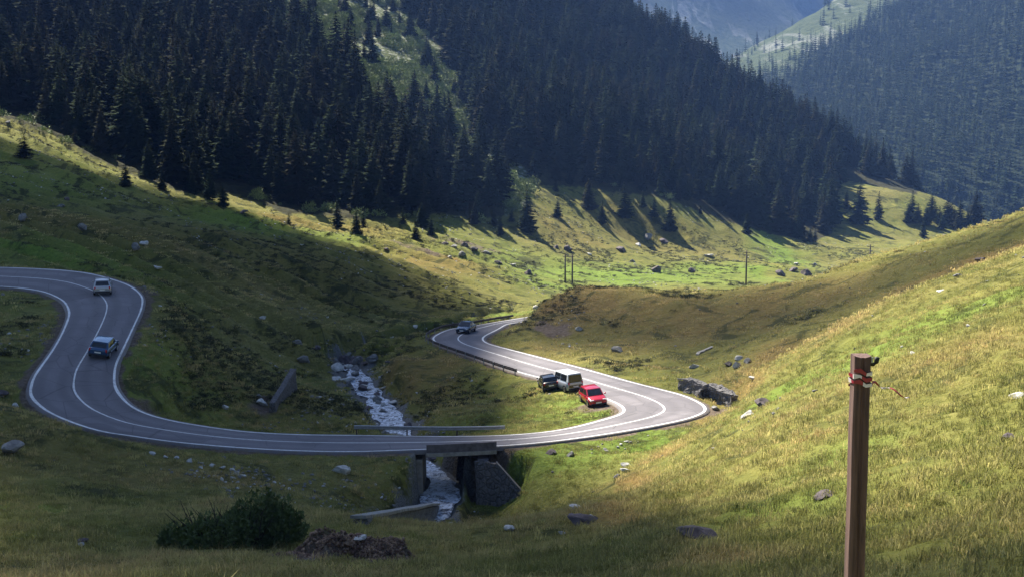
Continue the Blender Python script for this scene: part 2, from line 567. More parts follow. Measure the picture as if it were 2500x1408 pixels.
dry = blobs(gx, gy, DRY); lush = blobs(gx, gy, LUSH); dirt = blobs(gx, gy, DIRT)
dirt = np.maximum(dirt, 0.75 * (1 - sstep(0.0, 0.75, g_off + 0.7 * fbm(gx / 2.0, gy / 2.0, 3, 71))))
wet = 1 - sstep(0.8, 3.6, g_ds + 1.5 * fbm(gx / 2.2, gy / 2.2, 3, 73))
put_attr(ground_me, "dry", dry); put_attr(ground_me, "lush", lush); put_attr(ground_me, "dirt", dirt); put_attr(ground_me, "wet", wet)


# forest footprint on the land: lower limit given by the tree line (as seen), anything up-slope of it
EDGE_U = [-400, 0, 130, 200, 330, 440, 520, 560, 640, 700, 780, 860, 940, 1000, 1080, 1150, 1230, 1290, 1300, 1420, 1500, 1600, 1680, 1760, 1880, 1990, 2030, 2045, 2060, 2240, 2250, 2600]
EDGE_V = [215, 287, 330, 372, 430, 470, 478, 470, 500, 525, 525, 540, 532, 530, 520, 535, 528, 500, 452, 458, 470, 480, 505, 535, 572, 590, 570, 470, 440, 475, 300, 300]


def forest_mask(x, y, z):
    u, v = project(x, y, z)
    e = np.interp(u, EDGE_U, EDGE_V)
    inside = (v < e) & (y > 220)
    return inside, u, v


def clearing(u, v):
    """rocky bushy gully in the forest"""
    cx = np.interp(v, [-80, 60, 130, 220, 300, 380, 440, 500], [740, 820, 890, 985, 1060, 1120, 1230, 1290])
    w = np.interp(v, [-80, 60, 130, 220, 300, 380, 440, 500], [190, 190, 165, 140, 110, 60, 50, 55]) * (0.75 + 0.5 * vnoise(u / 60, v / 45, 77))
    return np.abs(u - cx) < w


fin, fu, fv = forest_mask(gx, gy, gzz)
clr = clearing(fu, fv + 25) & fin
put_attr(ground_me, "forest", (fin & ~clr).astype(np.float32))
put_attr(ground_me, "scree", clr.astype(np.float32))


def ground_material():
    m, nt, b = mat_new("meadow_ground")
    P = geopos(nt)
    big = noise(nt, 0.045, 5, 0.6, P)
    mid = noise(nt, 0.35, 5, 0.65, P, 0.6)
    fine = noise(nt, 2.6, 4, 0.7, P, 0.4)
    tiny = noise(nt, 9.0, 3, 0.7, P)
    green = ramp(nt, mid, [(0.25, (0.052, 0.064, 0.016)), (0.5, (0.125, 0.134, 0.030)), (0.75, (0.215, 0.200, 0.052))])
    olive = ramp(nt, fine, [(0.25, (0.058, 0.060, 0.018)), (0.55, (0.160, 0.148, 0.042)), (0.8, (0.27, 0.235, 0.085))])
    base = mix(nt, ramp(nt, big, [(0.38, 0.0), (0.62, 1.0)]), green, olive)
    dcol = ramp(nt, fine, [(0.2, (0.080, 0.055, 0.020)), (0.55, (0.19, 0.122, 0.042)), (0.8, (0.28, 0.19, 0.075))])
    f = math_n(nt, 'MULTIPLY', attr(nt, "dry"), ramp(nt, mid, [(0.25, 0.35), (0.6, 1.0)]))
    base = mix(nt, f, base, dcol)
    lcol = ramp(nt, fine, [(0.2, (0.070, 0.115, 0.018)), (0.6, (0.145, 0.215, 0.034)), (0.85, (0.21, 0.27, 0.055))])
    base = mix(nt, math_n(nt, 'MULTIPLY', attr(nt, "lush"), 0.9), base, lcol)
    # dark heather and bilberry patches
    hp = noise(nt, 0.16, 6, 0.7, P, 1.0)
    base = mix(nt, ramp(nt, hp, [(0.53, 0.0), (0.60, 0.8)]), base, (0.035, 0.040, 0.013))
    soil = ramp(nt, fine, [(0.25, (0.05, 0.036, 0.026)), (0.55, (0.13, 0.10, 0.075)), (0.8, (0.24, 0.20, 0.165))])
    base = mix(nt, ramp(nt, math_n(nt, 'ADD', attr(nt, "dirt"), math_n(nt, 'MULTIPLY', math_n(nt, 'SUBTRACT', mid, 0.5), 0.9)), [(0.35, 0.0), (0.6, 1.0)]), base, soil)
    pebb = ramp(nt, tiny, [(0.3, (0.05, 0.05, 0.05)), (0.7, (0.24, 0.235, 0.22))])
    base = mix(nt, ramp(nt, math_n(nt, 'ADD', attr(nt, "wet"), math_n(nt, 'MULTIPLY', math_n(nt, 'SUBTRACT', fine, 0.5), 0.9)), [(0.45, 0.0), (0.7, 1.0)]), base, pebb)
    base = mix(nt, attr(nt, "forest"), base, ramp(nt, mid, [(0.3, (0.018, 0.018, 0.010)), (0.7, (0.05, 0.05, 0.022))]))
    scree = ramp(nt, noise(nt, 0.5, 5, 0.7, P), [(0.38, (0.03, 0.04, 0.018)), (0.5, (0.10, 0.12, 0.045)), (0.62, (0.27, 0.275, 0.25))])
    base = mix(nt, attr(nt, "scree"), base, scree)
    nt.links.new(base, b.inputs["Base Color"])
    b.inputs["Roughness"].default_value = 0.95
    b.inputs["Specular IOR Level"].default_value = 0.08
    hsum = math_n(nt, 'ADD', math_n(nt, 'MULTIPLY', mid, 0.6), math_n(nt, 'ADD', math_n(nt, 'MULTIPLY', fine, 0.35), math_n(nt, 'MULTIPLY', hp, 0.8)))
    bump(nt, hsum, 0.9, 0.55, b)
    return m


GROUND_MAT = ground_material()
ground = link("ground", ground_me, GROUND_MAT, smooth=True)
setp(ground, kind="structure")

# ------------------------------------------------------------------ far mountains
def rbf_sheet(pts):
    pts = np.array(pts, float)
    Q = pts[:, :2] / 1000.0; m = len(Q)
    K2 = _k(((Q[:, None] - Q[None]) ** 2).sum(-1)) + np.eye(m) * 1e-4
    B = np.hstack([np.ones((m, 1)), Q]); A2 = np.zeros((m + 3, m + 3)); A2[:m, :m] = K2; A2[:m, m:] = B; A2[m:, :m] = B.T
    w = np.linalg.solve(A2, np.concatenate([pts[:, 2], np.zeros(3)]))
    def f(x, y):
        x = np.asarray(x, float).ravel() / 1000; y = np.asarray(y, float).ravel() / 1000
        out = np.empty(len(x))
        for s in range(0, len(x), 50000):
            a = x[s:s + 50000]; b_ = y[s:s + 50000]
            out[s:s + 50000] = _k((a[:, None] - Q[None, :, 0]) ** 2 + (b_[:, None] - Q[None, :, 1]) ** 2) @ w[:m] + w[m] + w[m + 1] * a + w[m + 2] * b_
        return out
    return f


M2 = [at_depth(*c) for c in [(2500,505,800),(2300,430,850),(2100,335,950),(2500,300,960),(2500,0,1200),(2300,100,1200),(2000,215,1150),(1860,160,1330),(2250,0,1450),(2000,50,1520),
      (1830,150,1500),(1945,60,1560),(2080,-10,1620),(2200,-60,1640),(2400,-160,1640),(2800,0,1000),(2900,-300,1400),(2700,500,760)]]
M2 += [np.array(p, float) for p in [(160,900,-55),(215,840,-62),(330,760,-60),(120,1150,0),(170,1700,40),(300,1800,110),(480,1850,180),(200,1350,60)]]
f2 = rbf_sheet(M2)
def h2(x, y):
    return f2(x, y) + 16 * fbm(x / 140, y / 140, 4, 91) + 5 * np.abs(fbm((x + y * 0.3) / 45, y / 160, 3, 93))
M3 = [at_depth(*c) for c in [(1900,110,2250),(1500,0,2100),(1700,-100,2450),(1700,60,2250),(1300,-150,2100),(1850,140,2200),(2000,60,2600),(2150,0,2700),(2300,-40,2800),(1900,-60,2650)]]
M3 += [np.array(p, float) for p in [(100,1500,30),(250,1800,60),(480,2000,90),(-300,1500,120),(700,2200,180)]]
f3 = rbf_sheet(M3)
def h3(x, y):
    return f3(x, y) + 34 * fbm(x / 260, y / 260, 5, 95)


def sheet(name, x0, x1, y0, y1, step, hf, cut=395.0):
    xs = np.arange(x0, x1 + step, step); ys = np.arange(y0, y1 + step, step)
    X, Y = np.meshgrid(xs, ys)
    Z = np.minimum(hf(X.ravel(), Y.ravel()), cut)
    ii = np.arange(X.size).reshape(X.shape)
    q = np.stack([ii[:-1, :-1], ii[:-1, 1:], ii[1:, 1:], ii[1:, :-1]], -1).reshape(-1, 4)
    return np_mesh(name, np.stack([X.ravel(), Y.ravel(), Z], 1), q), X.ravel(), Y.ravel(), Z


def mountain_material(name, scree_amt):
    m, nt, b = mat_new(name)
    P = geopos(nt)
    mp = N(nt, "ShaderNodeMapping"); mp.inputs["Scale"].default_value = (1.6, 0.22, 0.8); mp.inputs["Rotation"].default_value = (0, 0, 0.35)
    nt.links.new(P, mp.inputs["Vector"])
    n1 = noise(nt, 0.02, 6, 0.65, mp.outputs[0], 0.8)
    n2 = noise(nt, 0.09, 5, 0.7, P)
    grass = ramp(nt, n2, [(0.3, (0.030, 0.044, 0.022)), (0.65, (0.070, 0.088, 0.046))])
    rock = ramp(nt, n2, [(0.3, (0.12, 0.13, 0.12)), (0.7, (0.32, 0.33, 0.32))])
    forest = ramp(nt, n2, [(0.35, (0.014, 0.020, 0.011)), (0.7, (0.026, 0.036, 0.019))])
    sc = mix(nt, ramp(nt, n1, [(0.52, 0.0), (0.60, scree_amt)]), grass, rock)
    base = mix(nt, attr(nt, "open"), forest, sc)
    nt.links.new(base, b.inputs["Base Color"])
    b.inputs["Roughness"].default_value = 0.95; b.inputs["Specular IOR Level"].default_value = 0.05
    bump(nt, n2, 0.8, 6.0, b)
    return m


def open_ground(x, y, z):
    """treeless upper shoulder of the right-hand mountain"""
    u, v = project(x, y, z)
    lim = np.interp(u, [1800, 1900, 2050, 2250, 2400], [212, 184, 104, -42, -150])
    return sstep(-25, 25, lim - v + 30 * fbm(x / 60, y / 60, 3, 97))


me2, x2, y2, z2 = sheet("mountain", -60, 900, 790, 1900, 9.0, h2)
op2 = open_ground(x2, y2, z2)
put_attr(me2, "open", op2)
mtn = link("mountain", me2, mountain_material("mountain_slope", 0.5), smooth=True); setp(mtn, kind="structure")
me3, x3, y3, z3 = sheet("mountain", -700, 1100, 1450, 2900, 18.0, h3)
put_attr(me3, "open", sstep(-0.5, 0.35, fbm(x3 / 200, y3 / 200, 4, 99)))
mtn3 = link("mountain", me3, mountain_material("far_mountain_slope", 0.8), smooth=True); setp(mtn3, kind="structure")
# ------------------------------------------------------------------ road
def asphalt_material():
    m, nt, b = mat_new("asphalt")
    P = geopos(nt)
    f1 = noise(nt, 0.25, 4, 0.6, P); f2_ = noise(nt, 12.0, 3, 0.7, P)
    c = ramp(nt, f1, [(0.3, (0.140, 0.126, 0.144)), (0.5, (0.178, 0.162, 0.180)), (0.72, (0.222, 0.202, 0.218))])
    c = mix(nt, 0.35, c, ramp(nt, f2_, [(0.3, (0.06, 0.057, 0.06)), (0.7, (0.19, 0.18, 0.185))]))
    # wheel tracks and tar seams run along the lane: attribute 'lane' is the offset across the road
    l = attr(nt, "lane")
    wv = math_n(nt, 'ABSOLUTE', math_n(nt, 'SINE', math_n(nt, 'MULTIPLY', l, 6.2832)))
    c = mix(nt, math_n(nt, 'MULTIPLY', ramp(nt, wv, [(0.55, 0.0), (1.0, 0.5)]), ramp(nt, f1, [(0.3, 0.4), (0.7, 1.0)])), c, (0.075, 0.07, 0.076))
    # repaired patches, cracks and grit
    f3_ = noise(nt, 0.11, 2, 0.4, P)
    c = mix(nt, ramp(nt, f3_, [(0.56, 0.0), (0.57, 0.45)]), c, (0.085, 0.078, 0.088))
    vo = nt.nodes.new("ShaderNodeTexVoronoi"); vo.feature = 'DISTANCE_TO_EDGE'; vo.inputs["Scale"].default_value = 0.35; nt.links.new(P, vo.inputs["Vector"])
    c = mix(nt, ramp(nt, vo.outputs["Distance"], [(0.0, 0.6), (0.02, 0.0)]), c, (0.05, 0.048, 0.05))
    e_ = math_n(nt, 'ABSOLUTE', math_n(nt, 'SUBTRACT', l, 1.0))
    c = mix(nt, math_n(nt, 'MULTIPLY', ramp(nt, e_, [(0.90, 0.0), (1.0, 1.0)]), ramp(nt, noise(nt, 1.3, 4, .7, P), [(.4, 0.0), (.6, .9)])), c, (0.16, 0.135, 0.105))
    nt.links.new(c, b.inputs["Base Color"])
    b.inputs["Roughness"].default_value = 0.75; b.inputs["Specular IOR Level"].default_value = 0.35
    bump(nt, f2_, 0.3, 0.02, b)
    return m


def paint_material():
    m, nt, b = mat_new("road_paint")
    P = geopos(nt)
    f = noise(nt, 4.0, 5, 0.7, P)
    c = ramp(nt, f, [(0.30, (0.30, 0.29, 0.29)), (0.42, (0.62, 0.61, 0.60)), (0.6, (0.80, 0.79, 0.78))])
    c = mix(nt, ramp(nt, noise(nt, 0.6, 4, .6, P), [(.45, 0.0), (.7, .35)]), c, (.32, .31, .31))
    nt.links.new(c, b.inputs["Base Color"]); b.inputs["Roughness"].default_value = 0.6
    return m


ROADN = 13
RD = dense(np.hstack([LL, RR]), 0.5)
Ld, Rd = RD[:, :3], RD[:, 3:]
wid = np.linalg.norm(Ld - Rd, axis=1)[:, None]
across = (Rd - Ld) / wid
SH = 0.38                                # asphalt beyond the edge line
Lo = Ld - across * SH; Ro = Rd + across * SH
ks = np.linspace(0, 1, ROADN)
V = (Lo[:, None, :] * (1 - ks)[None, :, None] + Ro[:, None, :] * ks[None, :, None])
V[:, :, 2] += 0.035 * (1 - (2 * ks - 1) ** 2)[None, :]
lane = np.repeat(((ks * 2) % 1.0)[None, :], len(RD), 0)
lane = np.repeat((ks * 2.0)[None, :], len(RD), 0)
# skirt: road edge dropped 0.25 m so the asphalt has thickness
e1 = Lo - across * 0.12; e1[:, 2] -= 0.3
e2 = Ro + across * 0.12; e2[:, 2] -= 0.3
V = np.concatenate([e1[:, None], V, e2[:, None]], 1)
lane = np.concatenate([lane[:, :1], lane, lane[:, -1:]], 1)
nv = ROADN + 2
ii = np.arange(len(RD) * nv).reshape(len(RD), nv)
q = np.stack([ii[:-1, :-1], ii[:-1, 1:], ii[1:, 1:], ii[1:, :-1]], -1).reshape(-1, 4)
rme = np_mesh("road", V.reshape(-1, 3), q[:, ::-1])
put_attr(rme, "lane", lane.ravel())
road = link("road", rme, asphalt_material(), smooth=True); setp(road, kind="structure")
PAINT = paint_material()


def stripe(P0, width, lift=0.012):
    """a painted strip centred on the polyline"""
    wn_ = width / 2 * (1 + 0.25 * fbm(np.arange(len(P0)) / 2.3, np.zeros(len(P0)) + width * 50, 3, 333))[:, None]
    a = P0 - across * wn_; b_ = P0 + across * wn_
    a = a.copy(); b_ = b_.copy(); a[:, 2] += lift; b_[:, 2] += lift
    return a, b_


vs = []; fs = []
for t, wdt in ((0.0, 0.24), (0.5, 0.17), (1.0, 0.24)):
    P0 = Ld * (1 - t) + Rd * t
    kk = (SH + t * wid) / (wid + 2 * SH)
    P0 = P0.copy(); P0[:, 2] += 0.035 * (1 - (2 * kk[:, 0] - 1) ** 2)
    a, b_ = stripe(P0, wdt)
    base = sum(len(x) for x in vs)
    vs += [a, b_]; nn = len(a)
    i0 = base + np.arange(nn - 1)
    fs.append(np.stack([i0, i0 + nn, i0 + nn + 1, i0 + 1], 1))
pme = np_mesh("road_markings", np.vstack(vs), np.vstack(fs))
marks = link("road_markings", pme, PAINT); setp(marks, kind="structure")

# ------------------------------------------------------------------ stream
wd = dense(ST, 0.5)
wn = np.gradient(wd[:, :2], axis=0); wn /= np.linalg.norm(wn, axis=1)[:, None]
wn = np.stack([wn[:, 1], -wn[:, 0]], 1)
cols = np.linspace(-1, 1, 11)
wvar = 1.2 + 0.75 * fbm(np.arange(len(wd)) / 9.0, np.zeros(len(wd)) + 3.3, 3, 117)
wd[:, :2] += wn * (0.55 * fbm(np.arange(len(wd)) / 11.0, np.zeros(len(wd)) + 8.1, 3, 118))[:, None]
wx = wd[:, None, 0] + wn[:, None, 0] * cols[None] * wvar[:, None]
wy = wd[:, None, 1] + wn[:, None, 1] * cols[None] * wvar[:, None]
wz = np.repeat((wd[:, 2] + 0.16)[:, None], 11, 1)
wz = wz + 0.16 * fbm(wx.ravel() / 0.9, wy.ravel() / 0.9, 3, 111).reshape(wx.shape)
ii = np.arange(wx.size).reshape(wx.shape)
q = np.stack([ii[:-1, :-1], ii[:-1, 1:], ii[1:, 1:], ii[1:, :-1]], -1).reshape(-1, 4)
wme = np_mesh("stream", np.stack([wx.ravel(), wy.ravel(), wz.ravel()], 1), q)
m, nt, b = mat_new("stream_water")
P = geopos(nt)
fo = noise(nt, 1.1, 6, 0.8, P, 1.6)
foam = ramp(nt, fo, [(0.42, 0.0), (0.57, 1.0)])
nt.links.new(mix(nt, foam, (0.035, 0.045, 0.065), (0.74, 0.79, 0.88)), b.inputs["Base Color"])
nt.links.new(ramp(nt, foam, [(0.0, 0.08), (1.0, 0.6)]), b.inputs["Roughness"])
bump(nt, noise(nt, 3.0, 4, 0.7, P), 0.8, 0.15, b)
stream = link("stream", wme, m, smooth=True); setp(stream, kind="structure")
# ------------------------------------------------------------------ scattering: one mesh holding templates and points, instanced by its own modifier
def scatter(name, templates, mats, pts, rot, scl, pick, tone, kind="stuff"):
    tv = []; tf = []; tm = []; tid = []
    b0 = 0
    for k, (v, f, mi) in enumerate(templates):
        tv.append(v); tf.append(f + b0); tm.append(mi); tid.append(np.full(len(v), k)); b0 += len(v)
    npnt = len(pts)
    allv = np.vstack(tv + [pts])
    me = np_mesh(name, allv, np.vstack(tf), np.concatenate(tm))
    nT = b0
    def A(nm, typ, arr):
        a = me.attributes.new(nm, typ, 'POINT')
        a.data.foreach_set("vector" if typ == 'FLOAT_VECTOR' else "value", np.ascontiguousarray(arr).ravel())
    A("tpl", 'INT', np.concatenate([np.concatenate(tid), np.full(npnt, -1)]).astype(np.int32))
    A("pick", 'INT', np.concatenate([np.full(nT, -1), pick]).astype(np.int32))
    A("rot", 'FLOAT_VECTOR', np.vstack([np.zeros((nT, 3)), rot]).astype(np.float32))
    A("scl", 'FLOAT_VECTOR', np.vstack([np.ones((nT, 3)), scl]).astype(np.float32))
    A("tone", 'FLOAT', np.concatenate([np.zeros(nT), tone]).astype(np.float32))
    o = link(name, me, mats)
    ng = bpy.data.node_groups.new(name + "_scatter", 'GeometryNodeTree')
    ng.interface.new_socket("Geometry", in_out='INPUT', socket_type='NodeSocketGeometry')
    ng.interface.new_socket("Geometry", in_out='OUTPUT', socket_type='NodeSocketGeometry')
    gi = ng.nodes.new('NodeGroupInput'); go = ng.nodes.new('NodeGroupOutput')
    jn = ng.nodes.new('GeometryNodeJoinGeometry')
    def named(nm, typ):
        n_ = ng.nodes.new('GeometryNodeInputNamedAttribute'); n_.data_type = typ; n_.inputs[0].default_value = nm
        return n_.outputs[0]
    rt, sc_ = named("rot", 'FLOAT_VECTOR'), named("scl", 'FLOAT_VECTOR')
    ta, pa = named("tpl", 'INT'), named("pick", 'INT')
    def eq(sock, k):
        c = ng.nodes.new('FunctionNodeCompare'); c.data_type = 'INT'; c.operation = 'EQUAL'
        ng.links.new(sock, c.inputs[2]); c.inputs[3].default_value = k
        return c.outputs[0]
    for k in range(len(templates)):
        s1 = ng.nodes.new('GeometryNodeSeparateGeometry'); s1.domain = 'POINT'
        s2 = ng.nodes.new('GeometryNodeSeparateGeometry'); s2.domain = 'POINT'
        ng.links.new(gi.outputs[0], s1.inputs[0]); ng.links.new(eq(ta, k), s1.inputs[1])
        ng.links.new(gi.outputs[0], s2.inputs[0]); ng.links.new(eq(pa, k), s2.inputs[1])
        ip = ng.nodes.new('GeometryNodeInstanceOnPoints')
        ng.links.new(s2.outputs[0], ip.inputs['Points']); ng.links.new(s1.outputs[0], ip.inputs['Instance'])
        e2r = ng.nodes.new('FunctionNodeEulerToRotation'); ng.links.new(rt, e2r.inputs[0]); ng.links.new(e2r.outputs[0], ip.inputs['Rotation'])
        ng.links.new(sc_, ip.inputs['Scale'])
        ng.links.new(ip.outputs[0], jn.inputs[0])
    ng.links.new(jn.outputs[0], go.inputs[0])
    md = o.modifiers.new("scatter", 'NODES'); md.node_group = ng
    setp(o, kind=kind)
    return o


# ------------------------------------------------------------------ spruce trees
def spruce(seed, levels, nb, R=0.17, extra=True):
    r_ = random.Random(seed)
    v = []; f = []; m = []
    def tri(a, b, c, mi=0):
        k = len(v); v.extend([a, b, c]); f.append((k, k + 1, k + 2)); m.append(mi)
    lean = (r_.uniform(-.012, .012), r_.uniform(-.012, .012))
    sparse = r_.uniform(0.04, 0.16)
    low = r_.uniform(0.03, 0.09)
    for i in range(levels):
        t = low + (0.975 - low) * (i / (levels - 1)) ** 0.92
        prof = (1 - t) ** 0.82 * (0.55 + 0.45 * min(1, (t - low + .06) / .16))
        lev = r_.uniform(0.8, 1.15)
        cnt = max(4, int(nb * (0.55 + 0.6 * (1 - t))))
        a0 = r_.uniform(0, 6.28)
        for k in range(cnt):
            if r_.random() < sparse: continue
            a = a0 + 6.2832 * k / cnt + r_.uniform(-.25, .25)
            r = R * prof * lev * r_.uniform(0.65, 1.2) + 0.010
            z = t + r_.uniform(-.012, .012)
            dr = r_.uniform(0.25, 0.65) * (1.1 - t * .9)
            ca, sa = math.cos(a), math.sin(a)
            w = r * r_.uniform(0.22, 0.34)
            P = lambda q, s, dz: (lean[0] * t + ca * q - sa * s, lean[1] * t + sa * q + ca * s, z + dz)
            root = P(0, 0, 0.012); mid = P(r * .55, 0, -dr * r * .45); tip = P(r, 0, -dr * r * .8)
            ml = P(r * .5, w, -dr * r * .45 - w * .7); mr = P(r * .5, -w, -dr * r * .45 - w * .7)
            tri(root, ml, mid); tri(root, mid, mr); tri(ml, tip, mid); tri(mid, tip, mr)
            if extra:
                for s in (1, -1):
                    q = r_.uniform(.35, .7) * r
                    tri(P(q, 0, -dr * q * .6), P(q + w * .7, s * w * 1.5, -dr * r * .5 - w * r_.uniform(.3, 1.3)), P(q + w * 1.1, s * w * .25, -dr * r * .6))
    tri((lean[0], lean[1], 1.0), (lean[0] + .012, lean[1], .95), (lean[0] - .006, lean[1] + .01, .95))
    tri((lean[0], lean[1], 1.0), (lean[0] - .006, lean[1] - .01, .95), (lean[0] - .006, lean[1] + .01, .95))
    nc = len(f)
    rt = 0.013
    for k in range(5):
        a, b = 6.2832 * k / 5, 6.2832 * (k + 1) / 5
        A_ = (rt * math.cos(a), rt * math.sin(a), -.04); B_ = (rt * math.cos(b), rt * math.sin(b), -.04)
        T = (lean[0] * .9, lean[1] * .9, .93)
        tri(A_, B_, T, 1)
    return np.array(v, float), np.array(f, int), np.array(m, int)


def needle_material(name, dark, lite, warm):
    m, nt, b = mat_new(name)
    oi = nt.nodes.new("ShaderNodeObjectInfo").outputs["Random"]
    f = noise(nt, 6.0, 4, 0.7, objco(nt))
    c = ramp(nt, f, [(0.3, dark), (0.75, lite)])
    c = mix(nt, ramp(nt, oi, [(0.0, 0.0), (0.55, 0.15), (0.80, 0.75), (1.0, 0.9)]), c, warm)
    c = mix(nt, 1.0, c, ramp(nt, math_n(nt, 'FRACT', math_n(nt, 'MULTIPLY', oi, 7.31)), [(0.0, 0.65), (1.0, 1.35)]), 'MULTIPLY')
    nt.links.new(c, b.inputs["Base Color"])
    b.inputs["Roughness"].default_value = 1.0; b.inputs["Specular IOR Level"].default_value = 0.02
    return m


SPRUCE_MAT = needle_material("spruce_needles", (0.009, 0.016, 0.010), (0.029, 0.042, 0.021), (0.026, 0.026, 0.016))
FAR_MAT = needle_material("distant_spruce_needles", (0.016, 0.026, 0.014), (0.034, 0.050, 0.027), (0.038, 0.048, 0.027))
BARK_MAT = simple_mat("spruce_bark", (0.045, 0.034, 0.027), 0.9, var=0.4, scale=20, bmp=0.4)
TPL = [spruce(100 + k, 26 + k % 3 * 2, 10, R=[.155, .185, .165, .2, .145, .175, .21, .16][k]) for k in range(8)]


def split_mesh(tp, name):
    v, f, m = tp
    res = []
    for mi, nm, mat in ((0, "crown", SPRUCE_MAT), (1, "trunk", BARK_MAT)):
        ff = f[m == mi]
        u_, inv = np.unique(ff.ravel(), return_inverse=True)
        me = np_mesh(nm, v[u_], inv.reshape(-1, 3))
        me.materials.append(mat)
        res.append(me)
    return res


TREE_ME = [split_mesh(t, "spruce") for t in TPL]


def place_tree(x, y, z, h, k, rz, label, group, wide=1.0, name="spruce_tree"):
    r = empty(name, (x, y, z), rz); r.scale = (h * wide, h * wide, h)
    setp(r, label, "tree", group)
    for me, nm in zip(TREE_ME[k], ("crown", "trunk")):
        o = bpy.data.objects.new(nm, me); COL.objects.link(o); o.parent = r
    return r


# lone trees on the meadow: (base px, height px, width factor, label, group)
LONE = [
 (60, 385, 62, 1.9, "squat dark conifer alone on the olive slope beyond the upper left bend", None),
 (1015, 586, 52, 1.1, "short dark spruce at the left end of the rock field below the forest", None),
 (1052, 575, 48, 1.0, "thin spruce just right of the short one above the rock field", None),
 (1220, 573, 40, 1.2, "small lone spruce right of the rock field by the leafy forest edge", None),
 (1286, 566, 118, 1.2, "tall broad spruce at the forest edge beside pale leafy bushes, casting a long shadow", None),
 (1361, 532, 48, 1.3, "small round-looking spruce alone on the sunny bank above the twin poles", None),
 (1437, 512, 78, 1.15, "taller of two dark spruces side by side above the meadow rocks", None),
 (1470, 548, 62, 1.1, "lower spruce of the side-by-side two above the meadow rocks, shadow trailing to its right", None),
 (1525, 532, 88, 1.2, "broad dark spruce with light green branches showing at its left side", None),
 (1597, 531, 50, 1.15, "shorter spruce of the close pair on the sunny meadow", None),
 (1636, 566, 84, 1.05, "taller full spruce of the close pair on the sunny meadow, shadow running down right", None),
 (1965, 592, 26, 1.2, "tiny dark spruce below the forest corner near the bright green track", None),
 (2035, 508, 62, 1.1, "first spruce right of the forest corner on the sunny clearing", None),
 (2066, 512, 48, 1.15, "small spruce between the forest corner and the tallest clearing tree", None),
 (2098, 548, 108, 0.95, "tallest spruce on the small sunny clearing below the blue far slope", None),
 (2144, 537, 72, 1.0, "pointed narrow spruce standing alone right of the tallest clearing tree", None),
 (2226, 530, 66, 1.3, "left tree of the clump of spruces behind the grassy ridge line", None),
 (2254, 578, 44, 1.1, "lowest spruce, just above the grassy ridge line in front of the clump", None),
 (2275, 532, 62, 1.35, "second spruce in the clump behind the ridge line", None),
 (2312, 540, 58, 1.4, "middle bushy spruce in the clump behind the ridge line", None),
 (2345, 550, 66, 1.4, "fourth spruce in the clump behind the ridge line, pale green at the top", None),
 (2382, 548, 84, 1.35, "right-hand broad spruce of the clump, almost touching the grassy ridge", None),
]
LONE += [(u_, v_, h_, 1.35, "one of the smaller dark spruces packed among the clump behind the ridge line", "small spruces of the clump behind the ridge line")
         for u_, v_, h_ in ((2240, 545, 50), (2262, 550, 56), (2294, 548, 46), (2300, 560, 40), (2330, 552, 50), (2336, 562, 42), (2362, 556, 52), (2371, 562, 46), (2398, 556, 56), (2408, 560, 44), (2216, 545, 46), (2322, 540, 48), (2386, 562, 48))]
lone_xy = []
for i, (u, v, hp, wf, lab, g) in enumerate(LONE):
    h = hit(u, v)
    if h[1] < 200:                       # base hidden by the ridge line: stand it on the land behind
        Y = 470.0
        h = at_depth(u, v, Y); h[2] = gz(h[0], Y)
        hp = hp + 0
    hh = hp * h[1] / FPX
    place_tree(h[0], h[1], h[2] - 0.2, hh, i % 8, random.uniform(0, 6.28), lab, g, wf * random.uniform(1.42, 1.62))
    lone_xy.append((h[0], h[1]))

# the forest
sp = 6.1
cx, cy = np.meshgrid(np.arange(-420, 340, sp), np.arange(225, 900, sp * 0.95))
cx = cx.ravel() + rng.uniform(-.48, .48, cx.size) * sp; cy = cy.ravel() + rng.uniform(-.48, .48, cy.size) * sp
m = np.abs(cx) < 0.62 * cy + 30
cx, cy = cx[m], cy[m]
cz = height(cx, cy)
ins, pu, pv = forest_mask(cx, cy, cz)
cl = clearing(pu, pv + 25)
jag = (pv + 58 * fbm(cx / 16, cy / 40, 3, 121) + 14 < np.interp(pu, EDGE_U, EDGE_V))
keep = ins & jag & (~cl | (rng.random(len(cx)) < 0.26)) & (rng.random(len(cx)) < 0.93)
strag = (~ins) & (np.interp(pu, EDGE_U, EDGE_V) + 38 > pv) & (cy > 225) & (rng.random(len(cx)) < np.where(pu > 380, 0.24, 0.08)) & (pu < 1990)
keep = keep | strag
cx, cy, cz, pu, pv, cl, strag = [a[keep] for a in (cx, cy, cz, pu, pv, cl, strag)]
th = rng.uniform(12, 24.0, len(cx)) * np.where(rng.random(len(cx)) < 0.12, 0.6, 1.0) * np.where(cl, 0.5, 1.0) * np.where(strag, 0.62, 1.0)
edge_d = np.interp(pu, EDGE_U, EDGE_V) - pv
th *= np.clip(0.62 + edge_d / 90, 0.62, 1.0) * np.interp(cy, [300, 700], [1.0, 1.1])
th *= np.where((pu > 1290) & (pu < 1780) & (edge_d < 60), 0.72, 1.0)
thick = rng.uniform(1.25, 1.85, len(cx))
ppx = th / cy
tu, tv_ = project(cx, cy, cz + th)
view = (pu > -10) & (pu < 2510) & (pv > 10) & (tv_ > -60)
